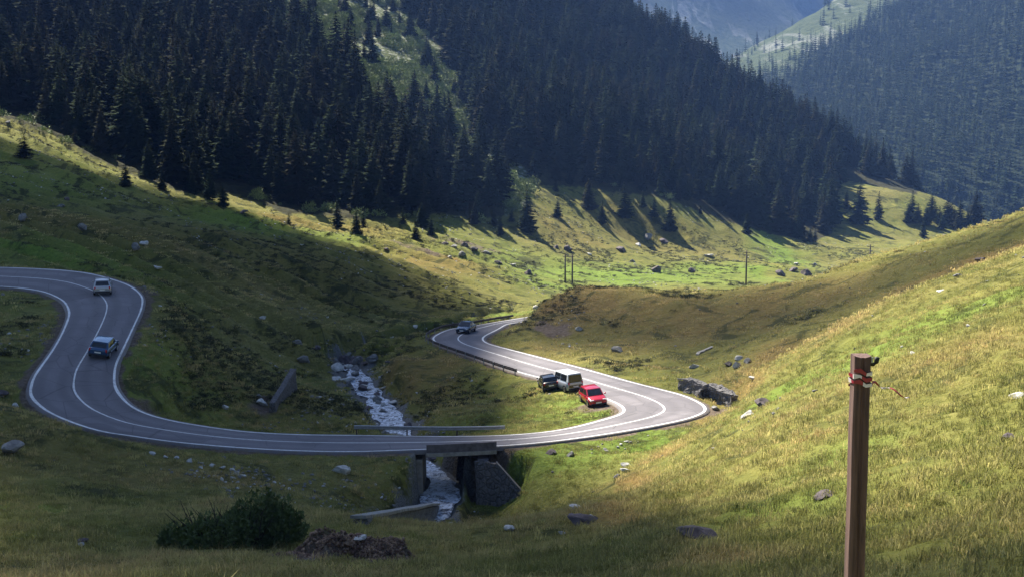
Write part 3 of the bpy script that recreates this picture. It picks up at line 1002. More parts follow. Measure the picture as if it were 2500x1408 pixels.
# the rows that show largest: near the forest edge
order = np.argsort(-(ppx * view * np.where(edge_d < 75, 1.0, 0.25)))
front = order[:268]
ZONES = [(-99, 330, "dark spruce in the forest front above the shaded olive slope"),
         (330, 700, "dark spruce in the forest front around the first bright grass patch"),
         (700, 1010, "dark spruce in the forest front where long tree shadows streak the sunny grass"),
         (1010, 1310, "dark spruce in the forest front behind the rock field and the pale leafy bushes"),
         (1310, 1700, "dark spruce in the forest front behind the lone meadow trees above the twin poles"),
         (1700, 2020, "dark spruce in the blackish forest corner nearest the bright green track"),
         (2020, 2600, "dark spruce behind the small sunny clearing below the blue far slope")]
for i in front:
    z_ = [q for q in ZONES if q[0] <= pu[i] < q[1]]
    lab = (z_ or [ZONES[-1]])[0][2]
    place_tree(cx[i], cy[i], cz[i] - .2, th[i], int(i) % 8, float(rng.uniform(0, 6.28)), lab, lab.replace("dark spruce in", "spruces in").replace("dark spruce behind", "spruces behind"), thick[i])
rest = np.setdiff1d(np.arange(len(cx)), front)
print("forest trees", len(cx), "rest", len(rest))
r3 = np.stack([rng.uniform(-.03, .03, len(rest)), rng.uniform(-.03, .03, len(rest)), rng.uniform(0, 6.28, len(rest))], 1)
s3 = np.stack([th[rest] * thick[rest], th[rest] * thick[rest], th[rest]], 1)
forest = scatter("spruce_forest", TPL, [SPRUCE_MAT, BARK_MAT], np.stack([cx[rest], cy[rest], cz[rest] - .2], 1), r3, s3, rng.integers(0, 8, len(rest)), np.zeros(len(rest)))
setp(forest, "dense dark spruce forest filling the mountainside behind its front row", "forest")

# trees of the far mountain
sp = 7.0
fx, fy = np.meshgrid(np.arange(60, 800, sp), np.arange(800, 1700, sp))
fx = fx.ravel() + rng.uniform(-.48, .48, fx.size) * sp; fy = fy.ravel() + rng.uniform(-.48, .48, fy.size) * sp
fz = np.minimum(h2(fx, fy), 395)
fu_, fv_ = project(fx, fy, fz)
opn = open_ground(fx, fy, fz)
kp = (fu_ > 1400) & (fu_ < 2900) & (fv_ > -150) & (rng.random(len(fx)) < 0.97 - 0.93 * opn)
fx, fy, fz = fx[kp], fy[kp], fz[kp]
LOWT = [spruce(300 + k, 11, 7, R=.18, extra=False) for k in range(4)]
fh = rng.uniform(13, 23, len(fx))
print("far trees", len(fx))
ff = scatter("far_spruce_forest", LOWT, [FAR_MAT, BARK_MAT], np.stack([fx, fy, fz - .3], 1), np.stack([fx * 0, fx * 0, rng.uniform(0, 6.28, len(fx))], 1),
             np.stack([fh, fh, fh], 1), rng.integers(0, 4, len(fx)), np.zeros(len(fx)))
setp(ff, "blue hazy spruce forest covering the far mountainside", "forest")


# ------------------------------------------------------------------ leafy bushes and ground plants
def leaf_clump(seed, n, rx, ry, rz, size, lobes=7, up=0.5):
    r_ = np.random.default_rng(seed)
    c = r_.uniform(-1, 1, (lobes, 3)) * np.array([rx, ry, rz * .5]) * .62; c[:, 2] += rz * .45
    k = r_.integers(0, lobes, n)
    d = r_.normal(size=(n, 3)); d /= np.linalg.norm(d, axis=1)[:, None]
    rad = r_.uniform(.55, 1.05, n)[:, None] ** .7
    p = c[k] + d * rad * np.array([rx, ry, rz]) * .48
    p[:, 2] = np.maximum(p[:, 2], 0.02)
    t1 = d + r_.normal(size=(n, 3)) * .7; t1[:, 2] += up; t1 /= np.linalg.norm(t1, axis=1)[:, None]
    t2 = np.cross(t1, r_.normal(size=(n, 3))); t2 /= np.linalg.norm(t2, axis=1)[:, None]
    s = size * r_.uniform(.6, 1.4, n)[:, None]
    v = np.stack([p - t2 * s * .35, p + t1 * s * .5 + t2 * s * .1, p + t1 * s * 1.1, p + t2 * s * .35], 1).reshape(-1, 3)
    i = np.arange(n) * 4
    f = np.vstack([np.stack([i, i + 1, i + 3], 1), np.stack([i + 1, i + 2, i + 3], 1)])
    return v, f, np.zeros(len(f), int)


def leaf_material(name, a, b_, tone_to=None):
    m, nt, b = mat_new(name)
    oi = nt.nodes.new("ShaderNodeObjectInfo").outputs["Random"]
    f = noise(nt, 2.5, 4, 0.7, geopos(nt))
    c = ramp(nt, f, [(0.3, a), (0.7, b_)])
    c = mix(nt, 1.0, c, ramp(nt, oi, [(0.0, 0.6), (1.0, 1.3)]), 'MULTIPLY')
    if tone_to: c = mix(nt, attr(nt, "tone", 'INSTANCER'), c, tone_to)
    nt.links.new(c, b.inputs["Base Color"]); b.inputs["Roughness"].default_value = 0.7; b.inputs["Specular IOR Level"].default_value = 0.2
    return m


# pale leafy bushes in the gully and along the forest edge
LEAFY = leaf_material("birch_leaves", (0.10, 0.14, 0.038), (0.24, 0.28, 0.10))
q = 6000
bx = rng.uniform(-150, 60, q * 4); by = rng.uniform(300, 640, q * 4)
bz = height(bx, by)
bi, bu, bv = forest_mask(bx, by, bz)
okb = clearing(bu, bv + 25) & bi & (fbm(bx / 14, by / 14, 2, 131) > -0.3)
e_d = np.interp(bu, EDGE_U, EDGE_V) - bv
okb |= (np.abs(e_d - 6) < 16) & (rng.random(len(bx)) < 0.06)
bx, by, bz = bx[okb], by[okb], bz[okb]
LC = [leaf_clump(400 + k, 260, 1, 1, .8, .22) for k in range(4)]
bs = rng.uniform(.7, 2.9, len(bx))
print("leafy", len(bx))
lb = scatter("leafy_shrubbery", LC, [LEAFY], np.stack([bx, by, bz - .1], 1), np.stack([bx * 0, bx * 0, rng.uniform(0, 6.28, len(bx))], 1),
             np.stack([bs, bs, bs * rng.uniform(.7, 1.3, len(bx))], 1), rng.integers(0, 4, len(bx)), np.zeros(len(bx)))
setp(lb, "pale green leafy bushes scattered up the rocky gully in the forest", "shrubbery")

# dark low heather and bilberry cushions over the slopes
HEATH = leaf_material("heather_leaves", (0.022, 0.028, 0.010), (0.060, 0.066, 0.022))
q = 90000
hy = 100 + 330 * rng.random(q) ** 1.25; hx = (rng.uniform(-1, 1, q)) * (0.52 * hy + 10)
hz, ho, hs = height(hx, hy, full=True)
hi_, hu, hv = forest_mask(hx, hy, hz)
cluster = fbm(hx / 17, hy / 17, 3, 141) + 0.6 * fbm(hx / 4, hy / 4, 2, 142)
okh = (~hi_ | (rng.random(q) < .1)) & (ho > 1.6) & (hs > 2.4) & (cluster > np.where(hy > 215, 0.0, 0.16)) & ~((hx > 18) & (hy < 150) & (cluster < .5))
hx, hy, hz = hx[okh], hy[okh], hz[okh]
HC = [leaf_clump(500 + k, 70, 1, 1, .55, .26, lobes=5) for k in range(4)]
hsz = rng.uniform(.28, .8, len(hx)) * np.interp(hy, [100, 300], [.75, 1.0])
print("heath", len(hx))
he = scatter("heather_undergrowth", HC, [HEATH], np.stack([hx, hy, hz - .05], 1), np.stack([hx * 0, hx * 0, rng.uniform(0, 6.28, len(hx))], 1),
             np.stack([hsz * 1.4, hsz, hsz * .8], 1), rng.integers(0, 4, len(hx)), np.zeros(len(hx)))
setp(he, "dark low heather clumps scattered over the meadows", "undergrowth")

# ------------------------------------------------------------------ grass
def tuft(seed, nbl, rad, hgt, wid):
    r_ = random.Random(seed); v = []; f = []
    for _ in range(nbl):
        a = r_.uniform(0, 6.28); q = rad * math.sqrt(r_.random()); x0, y0 = q * math.cos(a), q * math.sin(a)
        d = r_.uniform(0, 6.28); ln = hgt * r_.uniform(.45, 1.15); bend = ln * r_.uniform(.3, 1.1)
        s = r_.uniform(0, 6.28); wx, wy = wid * math.cos(s), wid * math.sin(s)
        m1 = (x0 + math.cos(d) * bend * .3, y0 + math.sin(d) * bend * .3, ln * .5)
        tp = (x0 + math.cos(d) * bend, y0 + math.sin(d) * bend, ln * r_.uniform(.45, .9))
        k = len(v)
        v += [(x0 - wx, y0 - wy, -.06), (x0 + wx, y0 + wy, -.06), (m1[0] + wx * .7, m1[1] + wy * .7, m1[2]), (m1[0] - wx * .7, m1[1] - wy * .7, m1[2]), tp]
        f += [(k, k + 1, k + 2), (k, k + 2, k + 3), (k + 3, k + 2, k + 4)]
    return np.array(v, float), np.array(f, int), np.zeros(len(f), int)


def grass_material():
    m, nt, b = mat_new("meadow_grass")
    t = attr(nt, "tone", 'INSTANCER')
    oi = nt.nodes.new("ShaderNodeObjectInfo").outputs["Random"]
    c = ramp(nt, t, [(0.0, (0.100, 0.130, 0.034)), (0.35, (0.215, 0.215, 0.062)), (0.7, (0.39, 0.345, 0.130)), (1.0, (0.46, 0.345, 0.150))])
    c = mix(nt, 1.0, c, ramp(nt, oi, [(0.0, 0.6), (1.0, 1.35)]), 'MULTIPLY')
    nt.links.new(c, b.inputs["Base Color"]); b.inputs["Roughness"].default_value = 0.65; b.inputs["Specular IOR Level"].default_value = 0.25
    tr = nt.nodes.new("ShaderNodeBsdfTranslucent"); nt.links.new(c, tr.inputs["Color"])
    ms = nt.nodes.new("ShaderNodeMixShader"); ms.inputs[0].default_value = 0.6
    out = nt.nodes["Material Output"]
    nt.links.new(b.outputs[0], ms.inputs[1]); nt.links.new(tr.outputs[0], ms.inputs[2]); nt.links.new(ms.outputs[0], out.inputs[0])
    return m


GT = [tuft(600 + k, 34, .42, .17 + .045 * k, .012) for k in range(4)] + [tuft(620 + k, 20, .3, .62, .010) for k in range(2)] + [tuft(640 + k, 40, .9, .24, .03) for k in range(3)]
parts_ = []
for (ya, yb, dens, lo, hi) in ((3, 20, 5, 0, 6), (20, 36, 15, 0, 6), (36, 62, 10, 0, 6), (62, 115, 4.5, 0, 6), (100, 210, 0.7, 6, 9)):
    wdt = 0.5 * yb + 8
    nq = int(dens * (yb - ya) * 2 * wdt)
    yy = rng.uniform(ya, yb, nq); xx = rng.uniform(-wdt, wdt, nq)
    mk = np.abs(xx) < 0.47 * yy + 7
    parts_.append(np.stack([xx[mk], yy[mk], rng.integers(lo, hi, mk.sum())], 1))
gp = np.vstack(parts_)
gzv, goff, gds = height(gp[:, 0], gp[:, 1], full=True)
dryv = blobs(gp[:, 0], gp[:, 1], DRY); lushv = blobs(gp[:, 0], gp[:, 1], LUSH); dirtv = blobs(gp[:, 0], gp[:, 1], DIRT)
patch = fbm(gp[:, 0] / 5.5, gp[:, 1] / 5.5, 3, 151); patch2 = fbm(gp[:, 0] / 1.6, gp[:, 1] / 1.6, 2, 152)
okg = (goff > 0.42) & (gds > 2.2) & (rng.random(len(gp)) > dirtv * 1.3) & (patch2 > -0.5)
tone = np.clip(0.46 + 0.06 * sstep(10, -10, gp[:, 0]) + 0.38 * patch + 0.25 * patch2 + 0.55 * dryv - 0.35 * lushv + rng.normal(0, .12, len(gp)), 0, 1)
tone = np.where(gp[:, 2].astype(int) % 9 >= 4, np.clip(tone + .12, 0, 1), tone)
gp, gzv, tone, lushv = gp[okg], gzv[okg], tone[okg], lushv[okg]
pk = gp[:, 2].astype(int)
tall = rng.random(len(gp)) < 0.8
pk = np.where((pk >= 4) & (pk < 6) & tall, pk - 4, pk)
gs = rng.uniform(.5, 1.1, len(gp))
print("tufts", len(gp))
gr = scatter("grass", GT, [grass_material()], np.stack([gp[:, 0], gp[:, 1], gzv], 1), np.stack([rng.normal(0, .12, len(gp)), rng.normal(0, .12, len(gp)), rng.uniform(0, 6.28, len(gp))], 1),
             np.stack([gs, gs, gs * rng.uniform(.7, 1.2, len(gp))], 1), pk, tone)
setp(gr, "rough meadow grass in green and straw tufts on the slopes", "grass")
# ------------------------------------------------------------------ materials for made things
CONCRETE = simple_mat("weathered_concrete", (0.27, 0.255, 0.235), 0.9, var=0.35, scale=2.5, bmp=0.4)
DARKCON = simple_mat("stained_dark_concrete", (0.125, 0.112, 0.122), 0.9, var=0.45, scale=1.8, bmp=0.4)
STEEL = simple_mat("galvanised_steel", (0.36, 0.37, 0.38), 0.45, 0.7, var=0.2, scale=5)
RUSTY = simple_mat("rusty_dark_steel", (0.085, 0.065, 0.055), 0.7, 0.3, var=0.4, scale=6)
WOOD = simple_mat("weathered_pole_timber", (0.085, 0.068, 0.052), 0.9, var=0.4, scale=4)
GLASSY = simple_mat("car_glass", (0.012, 0.014, 0.018), 0.06, 0.0, var=0.1, spec=0.8)
TYRE = simple_mat("tyre_rubber", (0.015, 0.015, 0.015), 0.85, var=0.2)
RIM = simple_mat("wheel_rim", (0.45, 0.46, 0.47), 0.3, 0.9, var=0.1)
TRIM = simple_mat("black_plastic_trim", (0.02, 0.02, 0.022), 0.6, var=0.2)
LAMP = simple_mat("headlight_lens", (0.75, 0.77, 0.78), 0.12, var=0.1, spec=0.8)
TAIL = simple_mat("tail_light_lens", (0.42, 0.015, 0.012), 0.2, var=0.1, spec=0.6)
PLATE = simple_mat("number_plate", (0.75, 0.75, 0.72), 0.5, var=0.05)


def car_paint(name, col, rough=0.22, metal=0.35):
    m = simple_mat(name, col, rough, metal, var=0.06, scale=2, spec=0.6, coat=0.6)
    return m


def orient(o, x, y, rz, lift=0.0, fl=1.3, fw=0.75, zfun=None):
    zf = zfun or gz
    d = Vector((math.cos(rz), math.sin(rz), 0)); l = Vector((-d.y, d.x, 0))
    p = Vector((x, y, 0))
    def zz(q): return zf(q.x, q.y)
    a, b_, c, e = [p + d * i * fl + l * j * fw for i, j in ((1, 1), (1, -1), (-1, 1), (-1, -1))]
    za, zb, zc, ze = [zz(q) for q in (a, b_, c, e)]
    fwd = (d * 2 * fl + Vector((0, 0, (za + zb - zc - ze) / 2))).normalized()
    lef = (l * 2 * fw + Vector((0, 0, (za + zc - zb - ze) / 2))).normalized()
    up = fwd.cross(lef).normalized(); lef = up.cross(fwd)
    M = Matrix((fwd, lef, up)).transposed().to_4x4()
    M.translation = Vector((x, y, (za + zb + zc + ze) / 4 + lift))
    o.matrix_world = M


def road_z(x, y):
    r2 = (SURF[:, :, 0] - x) ** 2 + (SURF[:, :, 1] - y) ** 2
    i = np.unravel_index(r2.argmin(), r2.shape)
    z = SURF[i][2]
    return float(z) + 0.045


def road_dir(x, y):
    i = ((CD[:, 0] - x) ** 2 + (CD[:, 1] - y) ** 2).argmin()
    return math.atan2(CDN[i, 1], CDN[i, 0])


def make_car(name, label, cat, paint, L=4.2, W=1.76, H=1.48, hood=0.27, tail=0.06, belt=0.92, ws=0.16, rs=0.08, roof_mat=None, wr=0.31, group=None, clear=0.2, hatch_open=False, cabin_mat=None):
    root = empty(name); setp(root, label, cat, group)
    hL = L / 2
    # ---- lower body: loft of cross sections along x
    st = [(hL, .70, .38, .62), (hL - .06, .86, .30, .70), (hL - .30, .95, clear + .04, belt - .17), (hL - L * hood * .6, .99, clear, belt - .08), (hL - L * hood, 1.0, clear, belt),
          (0, 1.0, clear, belt + .02), (-hL + .55, 1.0, clear, belt + .04), (-hL + .14, .96, clear + .06, belt + .03), (-hL + .03, .88, .34, belt - .03), (-hL, .74, .42, belt - .14)]
    vs = []; fs = []; n = 12
    for x, wf, zl, zt in st:
        w = W / 2 * wf
        ring = [(-.80, 0), (-.96, .10), (-1.0, .42), (-.985, .72), (-.93, .93), (-.80, 1.0), (.80, 1.0), (.93, .93), (.985, .72), (1.0, .42), (.96, .10), (.80, 0)]
        vs += [(x, a * w, zl + (zt - zl) * b_) for a, b_ in ring]
    for i in range(len(st) - 1):
        for k in range(n):
            fs.append((i * n + k, i * n + (k + 1) % n, (i + 1) * n + (k + 1) % n, (i + 1) * n + k))
    fs.append(tuple(range(n))); fs.append(tuple((len(st) - 1) * n + k for k in range(n - 1, -1, -1)))
    b0 = MB(); b0.add(vs, fs)
    body = b0.build("body", paint, root, smooth=True)
    # ---- cabin
    xF0 = hL - L * hood + .10; xF1 = xF0 - L * ws; xR0 = -hL + L * tail; xR1 = xR0 + L * rs
    wb = W / 2 * .95; wt = W / 2 * .76; zb, zt = belt - .02, H
    Bc = [(xR0, -wb, zb), (xF0, -wb * .94, zb), (xF0, wb * .94, zb), (xR0, wb, zb)]
    Tc = [(xR1, -wt, zt - .05), (xF1, -wt, zt - .02), (xF1, wt, zt - .02), (xR1, wt, zt - .05)]
    cb = MB(); cb.hexa(Bc + Tc)
    cab = cb.build("cabin", cabin_mat or paint, root, smooth=False, bevel=0.05)
    # roof panel, slightly crowned
    rb = MB(); xm = (xF1 + xR1) / 2
    pts = []
    for i in range(5):
        for j in range(5):
            u_, v_ = i / 4, j / 4
            x = xR1 + (xF1 - xR1) * u_; y = -wt + 2 * wt * v_
            pts.append((x * 1.0, y * .97, zt - .045 + .075 * (1 - (2 * v_ - 1) ** 2) ** .6 * (1 - (2 * u_ - 1) ** 4) ** .6 + .02))
    rb.add(pts, [(i * 5 + j, (i + 1) * 5 + j, (i + 1) * 5 + j + 1, i * 5 + j + 1) for i in range(4) for j in range(4)])
    rb.build("roof", roof_mat or paint, root, smooth=True)
    def patch(nm, q, mu0, mu1, mv0, mv1, out, mat=GLASSY, parent=root):
        A_, B_, C_, D_ = [Vector(p) for p in q]      # A-B bottom, D-C top
        nrm = (B_ - A_).cross(D_ - A_).normalized()
        if nrm.dot((A_ + B_ + C_ + D_) / 4 - Vector((0, 0, .9))) < 0: nrm = -nrm
        def at(u_, v_): return (A_ * (1 - u_) + B_ * u_) * (1 - v_) + (D_ * (1 - u_) + C_ * u_) * v_
        pb = MB()
        front = [at(mu0, mv0), at(mu1, mv0), at(mu1, mv1), at(mu0, mv1)]
        pb.hexa([p + nrm * -.01 for p in front] + [p + nrm * out for p in front])
        return pb.build(nm, mat, parent)
    patch("windscreen", (Bc[1], Bc[2], Tc[2], Tc[1]), .06, .94, .08, .93, .012)
    if not hatch_open:
        patch("rear_window", (Bc[3], Bc[0], Tc[0], Tc[3]), .09, .91, .18, .88, .012)
    for q in ((Bc[0], Bc[1], Tc[1], Tc[0]), (Bc[3], Bc[2], Tc[2], Tc[3])):
        patch("side_window", q, .07, .50, .10, .88, .012); patch("side_window", q, .535, .93, .10, .88, .012)
    # ---- wheels
    for sx in (hL - L * .19, -hL + L * .185):
        for sy in (-1, 1):
            wbm = MB(); cy = sy * (W / 2 - .10)
            prof = [(-.11, wr * .86), (-.10, wr * .97), (-.06, wr), (.06, wr), (.10, wr * .97), (.11, wr * .86)]
            wbm.tube([(sx, cy + p, wr) for p, r in prof], [r for p, r in prof], 20)
            wh = wbm.build("wheel", TYRE, root, smooth=False)
            rm = MB(); rm.tube([(sx, cy + sy * .09, wr), (sx, cy + sy * .122, wr), (sx, cy + sy * .126, wr)], [wr * .66, wr * .64, wr * .2], 16)
            rm.build("rim", RIM, wh)
            ar = MB(); pts = []
            for k in range(13):
                a = math.pi * k / 12
                pts.append((sx + (wr + .05) * math.cos(a), sy * (W / 2 - .012), wr + (wr + .05) * math.sin(a)))
            ar.tube(pts, .035, 5)
            ar.build("wheel_arch", TRIM, root)
    for sy in (-1, 1):
        lb_ = MB(); lb_.box((hL - .10, sy * W * .33, belt - .27), (.14, .34, .13)); lb_.build("headlight", LAMP, root, bevel=.02)
        tb = MB(); tb.box((-hL + .07, sy * W * .395, belt - .12), (.12, .16, .26)); tb.build("tail_light", TAIL, root, bevel=.02)
        mb_ = MB(); mb_.box((xF0 - .18, sy * (W / 2 + .07), belt + .06), (.10, .17, .12)); mb_.build("wing_mirror", paint, root, bevel=.02)
    g = MB(); g.box((hL - .03, 0, .50), (.06, W * .52, .14)); g.build("grille", TRIM, root, bevel=.01)
    p1 = MB(); p1.box((-hL - .012, 0, .62), (.02, .52, .11)); p1.build("number_plate", PLATE, root)
    p2 = MB(); p2.box((hL + .012, 0, .43), (.02, .52, .11)); p2.build("number_plate", PLATE, root)
    bu = MB(); bu.box((-hL + .02, 0, .40), (.12, W * .86, .16)); bu.build("rear_bumper", TRIM, root, bevel=.03)
    bf = MB(); bf.box((hL - .05, 0, .33), (.12, W * .80, .12)); bf.build("front_bumper", TRIM, root, bevel=.03)
    return root


P = hit(256, 716); rz = road_dir(P[0], P[1]) + math.pi
c = make_car("hatchback_car", "silver hatchback at the top of the upper left bend, driving away", "car", car_paint("silver_paint", (0.42, 0.43, 0.46), .28, .6), L=4.2, H=1.5)
orient(c, P[0] - .1, P[1] - .3, rz - .28, zfun=road_z)
P = hit(257, 864); rz = road_dir(P[0], P[1]) + math.pi
c = make_car("hatchback_car", "blue hatchback driving up the left bend below the silver car", "car", car_paint("blue_paint", (0.030, 0.085, 0.19), .22, .5), L=3.9, W=1.7, H=1.43,
             roof_mat=car_paint("light_blue_roof_paint", (0.12, 0.24, 0.36), .18, .4))
orient(c, P[0] - .1, P[1] - .2, rz - .1, zfun=road_z)
P = hit(1138, 813); rz = road_dir(P[0], P[1]) + math.pi
c = make_car("saloon_car", "dark blue car coming round the far bend beside the dark guard rail", "car", car_paint("navy_paint", (0.020, 0.040, 0.085), .22, .5), L=4.35, H=1.45, tail=.16, rs=.1)
orient(c, P[0], P[1], rz, zfun=road_z)
P = hit(1449, 985)
c = make_car("compact_car", "bright red car parked on the grass inside the right hairpin", "car", car_paint("red_paint", (0.42, 0.012, 0.028), .2, .2), L=3.9, W=1.72, H=1.47, hood=.24)
orient(c, P[0], P[1] + .3, math.radians(-78))
P = hit(1386, 955)
VANW = car_paint("white_van_paint", (0.74, 0.76, 0.79), .3, .0)
c = make_car("camper_van", "white-roofed grey van with dark rear window parked behind the red car", "van", car_paint("pale_grey_van_paint", (0.42, 0.44, 0.48), .3, .3), L=4.2, W=1.74, H=1.84, hood=.17, tail=.015, belt=1.06, ws=.12, rs=.03, wr=.34, roof_mat=VANW, cabin_mat=VANW)
orient(c, P[0], P[1] + 1.2, math.radians(112))
# the raised tailgate window area is dark: a full-width black tailgate panel
tg = MB(); tg.hexa([(-2.125, -.71, .52), (-2.09, -.71, .52), (-2.09, .71, .52), (-2.125, .71, .52), (-2.01, -.63, 1.72), (-1.97, -.63, 1.72), (-1.97, .63, 1.72), (-2.01, .63, 1.72)])
tg.build("tailgate", GLASSY, c, bevel=.02)


P = hit(1341, 957)
c = make_car("compact_car", "black car parked on the grass close to the left of the white-roofed van", "car", car_paint("black_paint", (0.014, 0.015, 0.018), .25, .3), L=3.6, W=1.60, H=1.36)
orient(c, P[0], P[1] + 1.9, math.radians(99))

# ------------------------------------------------------------------ bridge
def stone_material(name, a, b_, sc):
    m, nt, b = mat_new(name)
    co = objco(nt)
    vz = nt.nodes.new("ShaderNodeTexVoronoi"); vz.inputs["Scale"].default_value = sc; vz.feature = 'DISTANCE_TO_EDGE'; nt.links.new(co, vz.inputs["Vector"])
    vc = nt.nodes.new("ShaderNodeTexVoronoi"); vc.inputs["Scale"].default_value = sc; nt.links.new(co, vc.inputs["Vector"])
    c = mix(nt, vc.outputs["Color"], a, b_)
    c = mix(nt, ramp(nt, vz.outputs["Distance"], [(0.0, 1.0), (0.07, 0.0)]), c, (0.03, 0.028, 0.026))
    c = mix(nt, 0.4, c, ramp(nt, noise(nt, 7, 4, .7, co), [(.3, (.04, .04, .04)), (.7, (.3, .29, .28))]))
    nt.links.new(c, b.inputs["Base Color"]); b.inputs["Roughness"].default_value = .9
    bump(nt, ramp(nt, vz.outputs["Distance"], [(0.0, 0.0), (0.15, 1.0)]), .8, .12, b)
    return m


def rough(o, amp, sc, cuts=3):
    bm = bmesh.new(); bm.from_mesh(o.data)
    bmesh.ops.subdivide_edges(bm, edges=list(bm.edges), cuts=cuts, use_grid_fill=True)
    for v in bm.verts:
        p = v.co
        v.co.x += amp * (float(fbm(np.array([p.x / sc + p.z]), np.array([p.y / sc - p.z]), 3, 301)[0]))
        v.co.y += amp * (float(fbm(np.array([p.x / sc + 5 + p.z]), np.array([p.y / sc]), 3, 302)[0]))
        v.co.z += amp * (float(fbm(np.array([p.x / sc]), np.array([p.y / sc + 9 + p.z]), 3, 303)[0]))
    bm.to_mesh(o.data); bm.free()


# ------------------------------------------------------------------ bridge
br = empty("road_bridge", (-4.5, 92.5, -22.5)); setp(br, "low concrete road bridge with a dark parapet over the stream", "bridge")
def bchild(mb, nm, mat, bev=0.0):
    o = mb.build(nm, mat, None, bevel=bev); o.parent = br; o.matrix_parent_inverse = Matrix.Translation(-Vector((-4.5, 92.5, -22.5))); return o
ru, rv = project(Ro[:, 0], Ro[:, 1], Ro[:, 2])
sel = np.where((ru > 1034) & (ru < 1217) & (Ro[:, 1] < 100))[0]
i0, i1 = sel.min(), sel.max()
def along(P0, ac, i0, i1, o0, o1, z0, z1):
    """wall following the road edge: offsets o0..o1 outward, heights z0..z1 above the edge"""
    mb = MB(); vs = []; fs = []
    for i in range(i0, i1 + 1):
        a = P0[i] + ac[i] * o0; b_ = P0[i] + ac[i] * o1; z = P0[i][2]
        vs += [(a[0], a[1], z + z0), (b_[0], b_[1], z + z0), (b_[0], b_[1], z + z1), (a[0], a[1], z + z1)]
    m_ = i1 - i0
    for k in range(m_):
        for j in range(4):
            fs.append((k * 4 + j, k * 4 + (j + 1) % 4, (k + 1) * 4 + (j + 1) % 4, (k + 1) * 4 + j))
    fs += [(0, 3, 2, 1), (m_ * 4, m_ * 4 + 1, m_ * 4 + 2, m_ * 4 + 3)]
    mb.add(vs, fs); return mb
bchild(along(Ro, across, i0, i1, .16, .46, -.12, .50), "parapet", DARKCON)
bchild(along(Ro, across, i0, i1, .10, .56, -.40, -.125), "slab_edge", CONCRETE)
dk = MB()
vs = []; fs = []
for i in range(i0, i1 + 1):
    a = Lo[i] - across[i] * .30; b_ = Ro[i] + across[i] * .098
    vs += [(a[0], a[1], a[2] - .46), (b_[0], b_[1], b_[2] - .46), (b_[0], b_[1], b_[2] - .10), (a[0], a[1], a[2] - .10)]
m_ = i1 - i0
for k in range(m_):
    for j in range(4): fs.append((k * 4 + j, k * 4 + (j + 1) % 4, (k + 1) * 4 + (j + 1) % 4, (k + 1) * 4 + j))
fs += [(0, 3, 2, 1), (m_ * 4, m_ * 4 + 1, m_ * 4 + 2, m_ * 4 + 3)]
dk.add(vs, fs); bchild(dk, "deck", DARKCON)
MASON2 = simple_mat('lichen_grey_coping', (0.16, 0.15, 0.145), .9, var=.5, scale=3, bmp=.4)
yn = Ro[(i0 + i1) // 2][1] - .45; yf = Lo[(i0 + i1) // 2][1] + .5
ab = MB(); ab.hexa([(-7.35, yn, -27), (-6.65, yn, -27), (-6.85, yf, -27), (-7.6, yf, -27), (-7.35, yn, -23.02), (-6.65, yn, -23.02), (-6.85, yf, -23.02), (-7.6, yf, -23.02)]); bchild(ab, "abutment", CONCRETE)
ab = MB(); ab.hexa([(-2.55, yn, -27), (-1.75, yn, -27), (-1.95, yf, -27), (-2.75, yf, -27), (-2.55, yn, -23.02), (-1.75, yn, -23.02), (-1.95, yf, -23.02), (-2.75, yf, -23.02)]); bchild(ab, "abutment", DARKCON)
ww = MB()
x0, x1, x2 = -2.70, -1.15, 0.62
ww.hexa([(x0, yn - .35, -27), (x1, yn - .95, -27), (x1, yn - .5, -27), (x0, yn - .01, -27), (x0, yn - .35, -23.05), (x1, yn - .95, -23.05), (x1, yn - .5, -23.05), (x0, yn - .01, -23.05)])
ww.hexa([(x1 + .002, yn - .95, -27), (x2, yn - 2.3, -27), (x2, yn - 1.85, -27), (x1 + .002, yn - .5, -27), (x1 + .002, yn - .95, -23.05), (x2, yn - 2.3, -24.75), (x2, yn - 1.85, -24.75), (x1 + .002, yn - .5, -23.05)])
o = bchild(ww, "wing_wall", stone_material("dark_wing_masonry", (.055, .042, .042), (.15, .122, .115), 2.4)); rough(o, .16, .7, 5)
cp = MB()
cp.hexa([(x1, yn - 1.0, -23.045), (x2 + .05, yn - 2.36, -24.745), (x2 + .05, yn - 1.8, -24.745), (x1, yn - .45, -23.045), (x1, yn - 1.0, -22.97), (x2 + .05, yn - 2.36, -24.67), (x2 + .05, yn - 1.8, -24.67), (x1, yn - .45, -22.97)])
bchild(cp, "coping", MASON2)


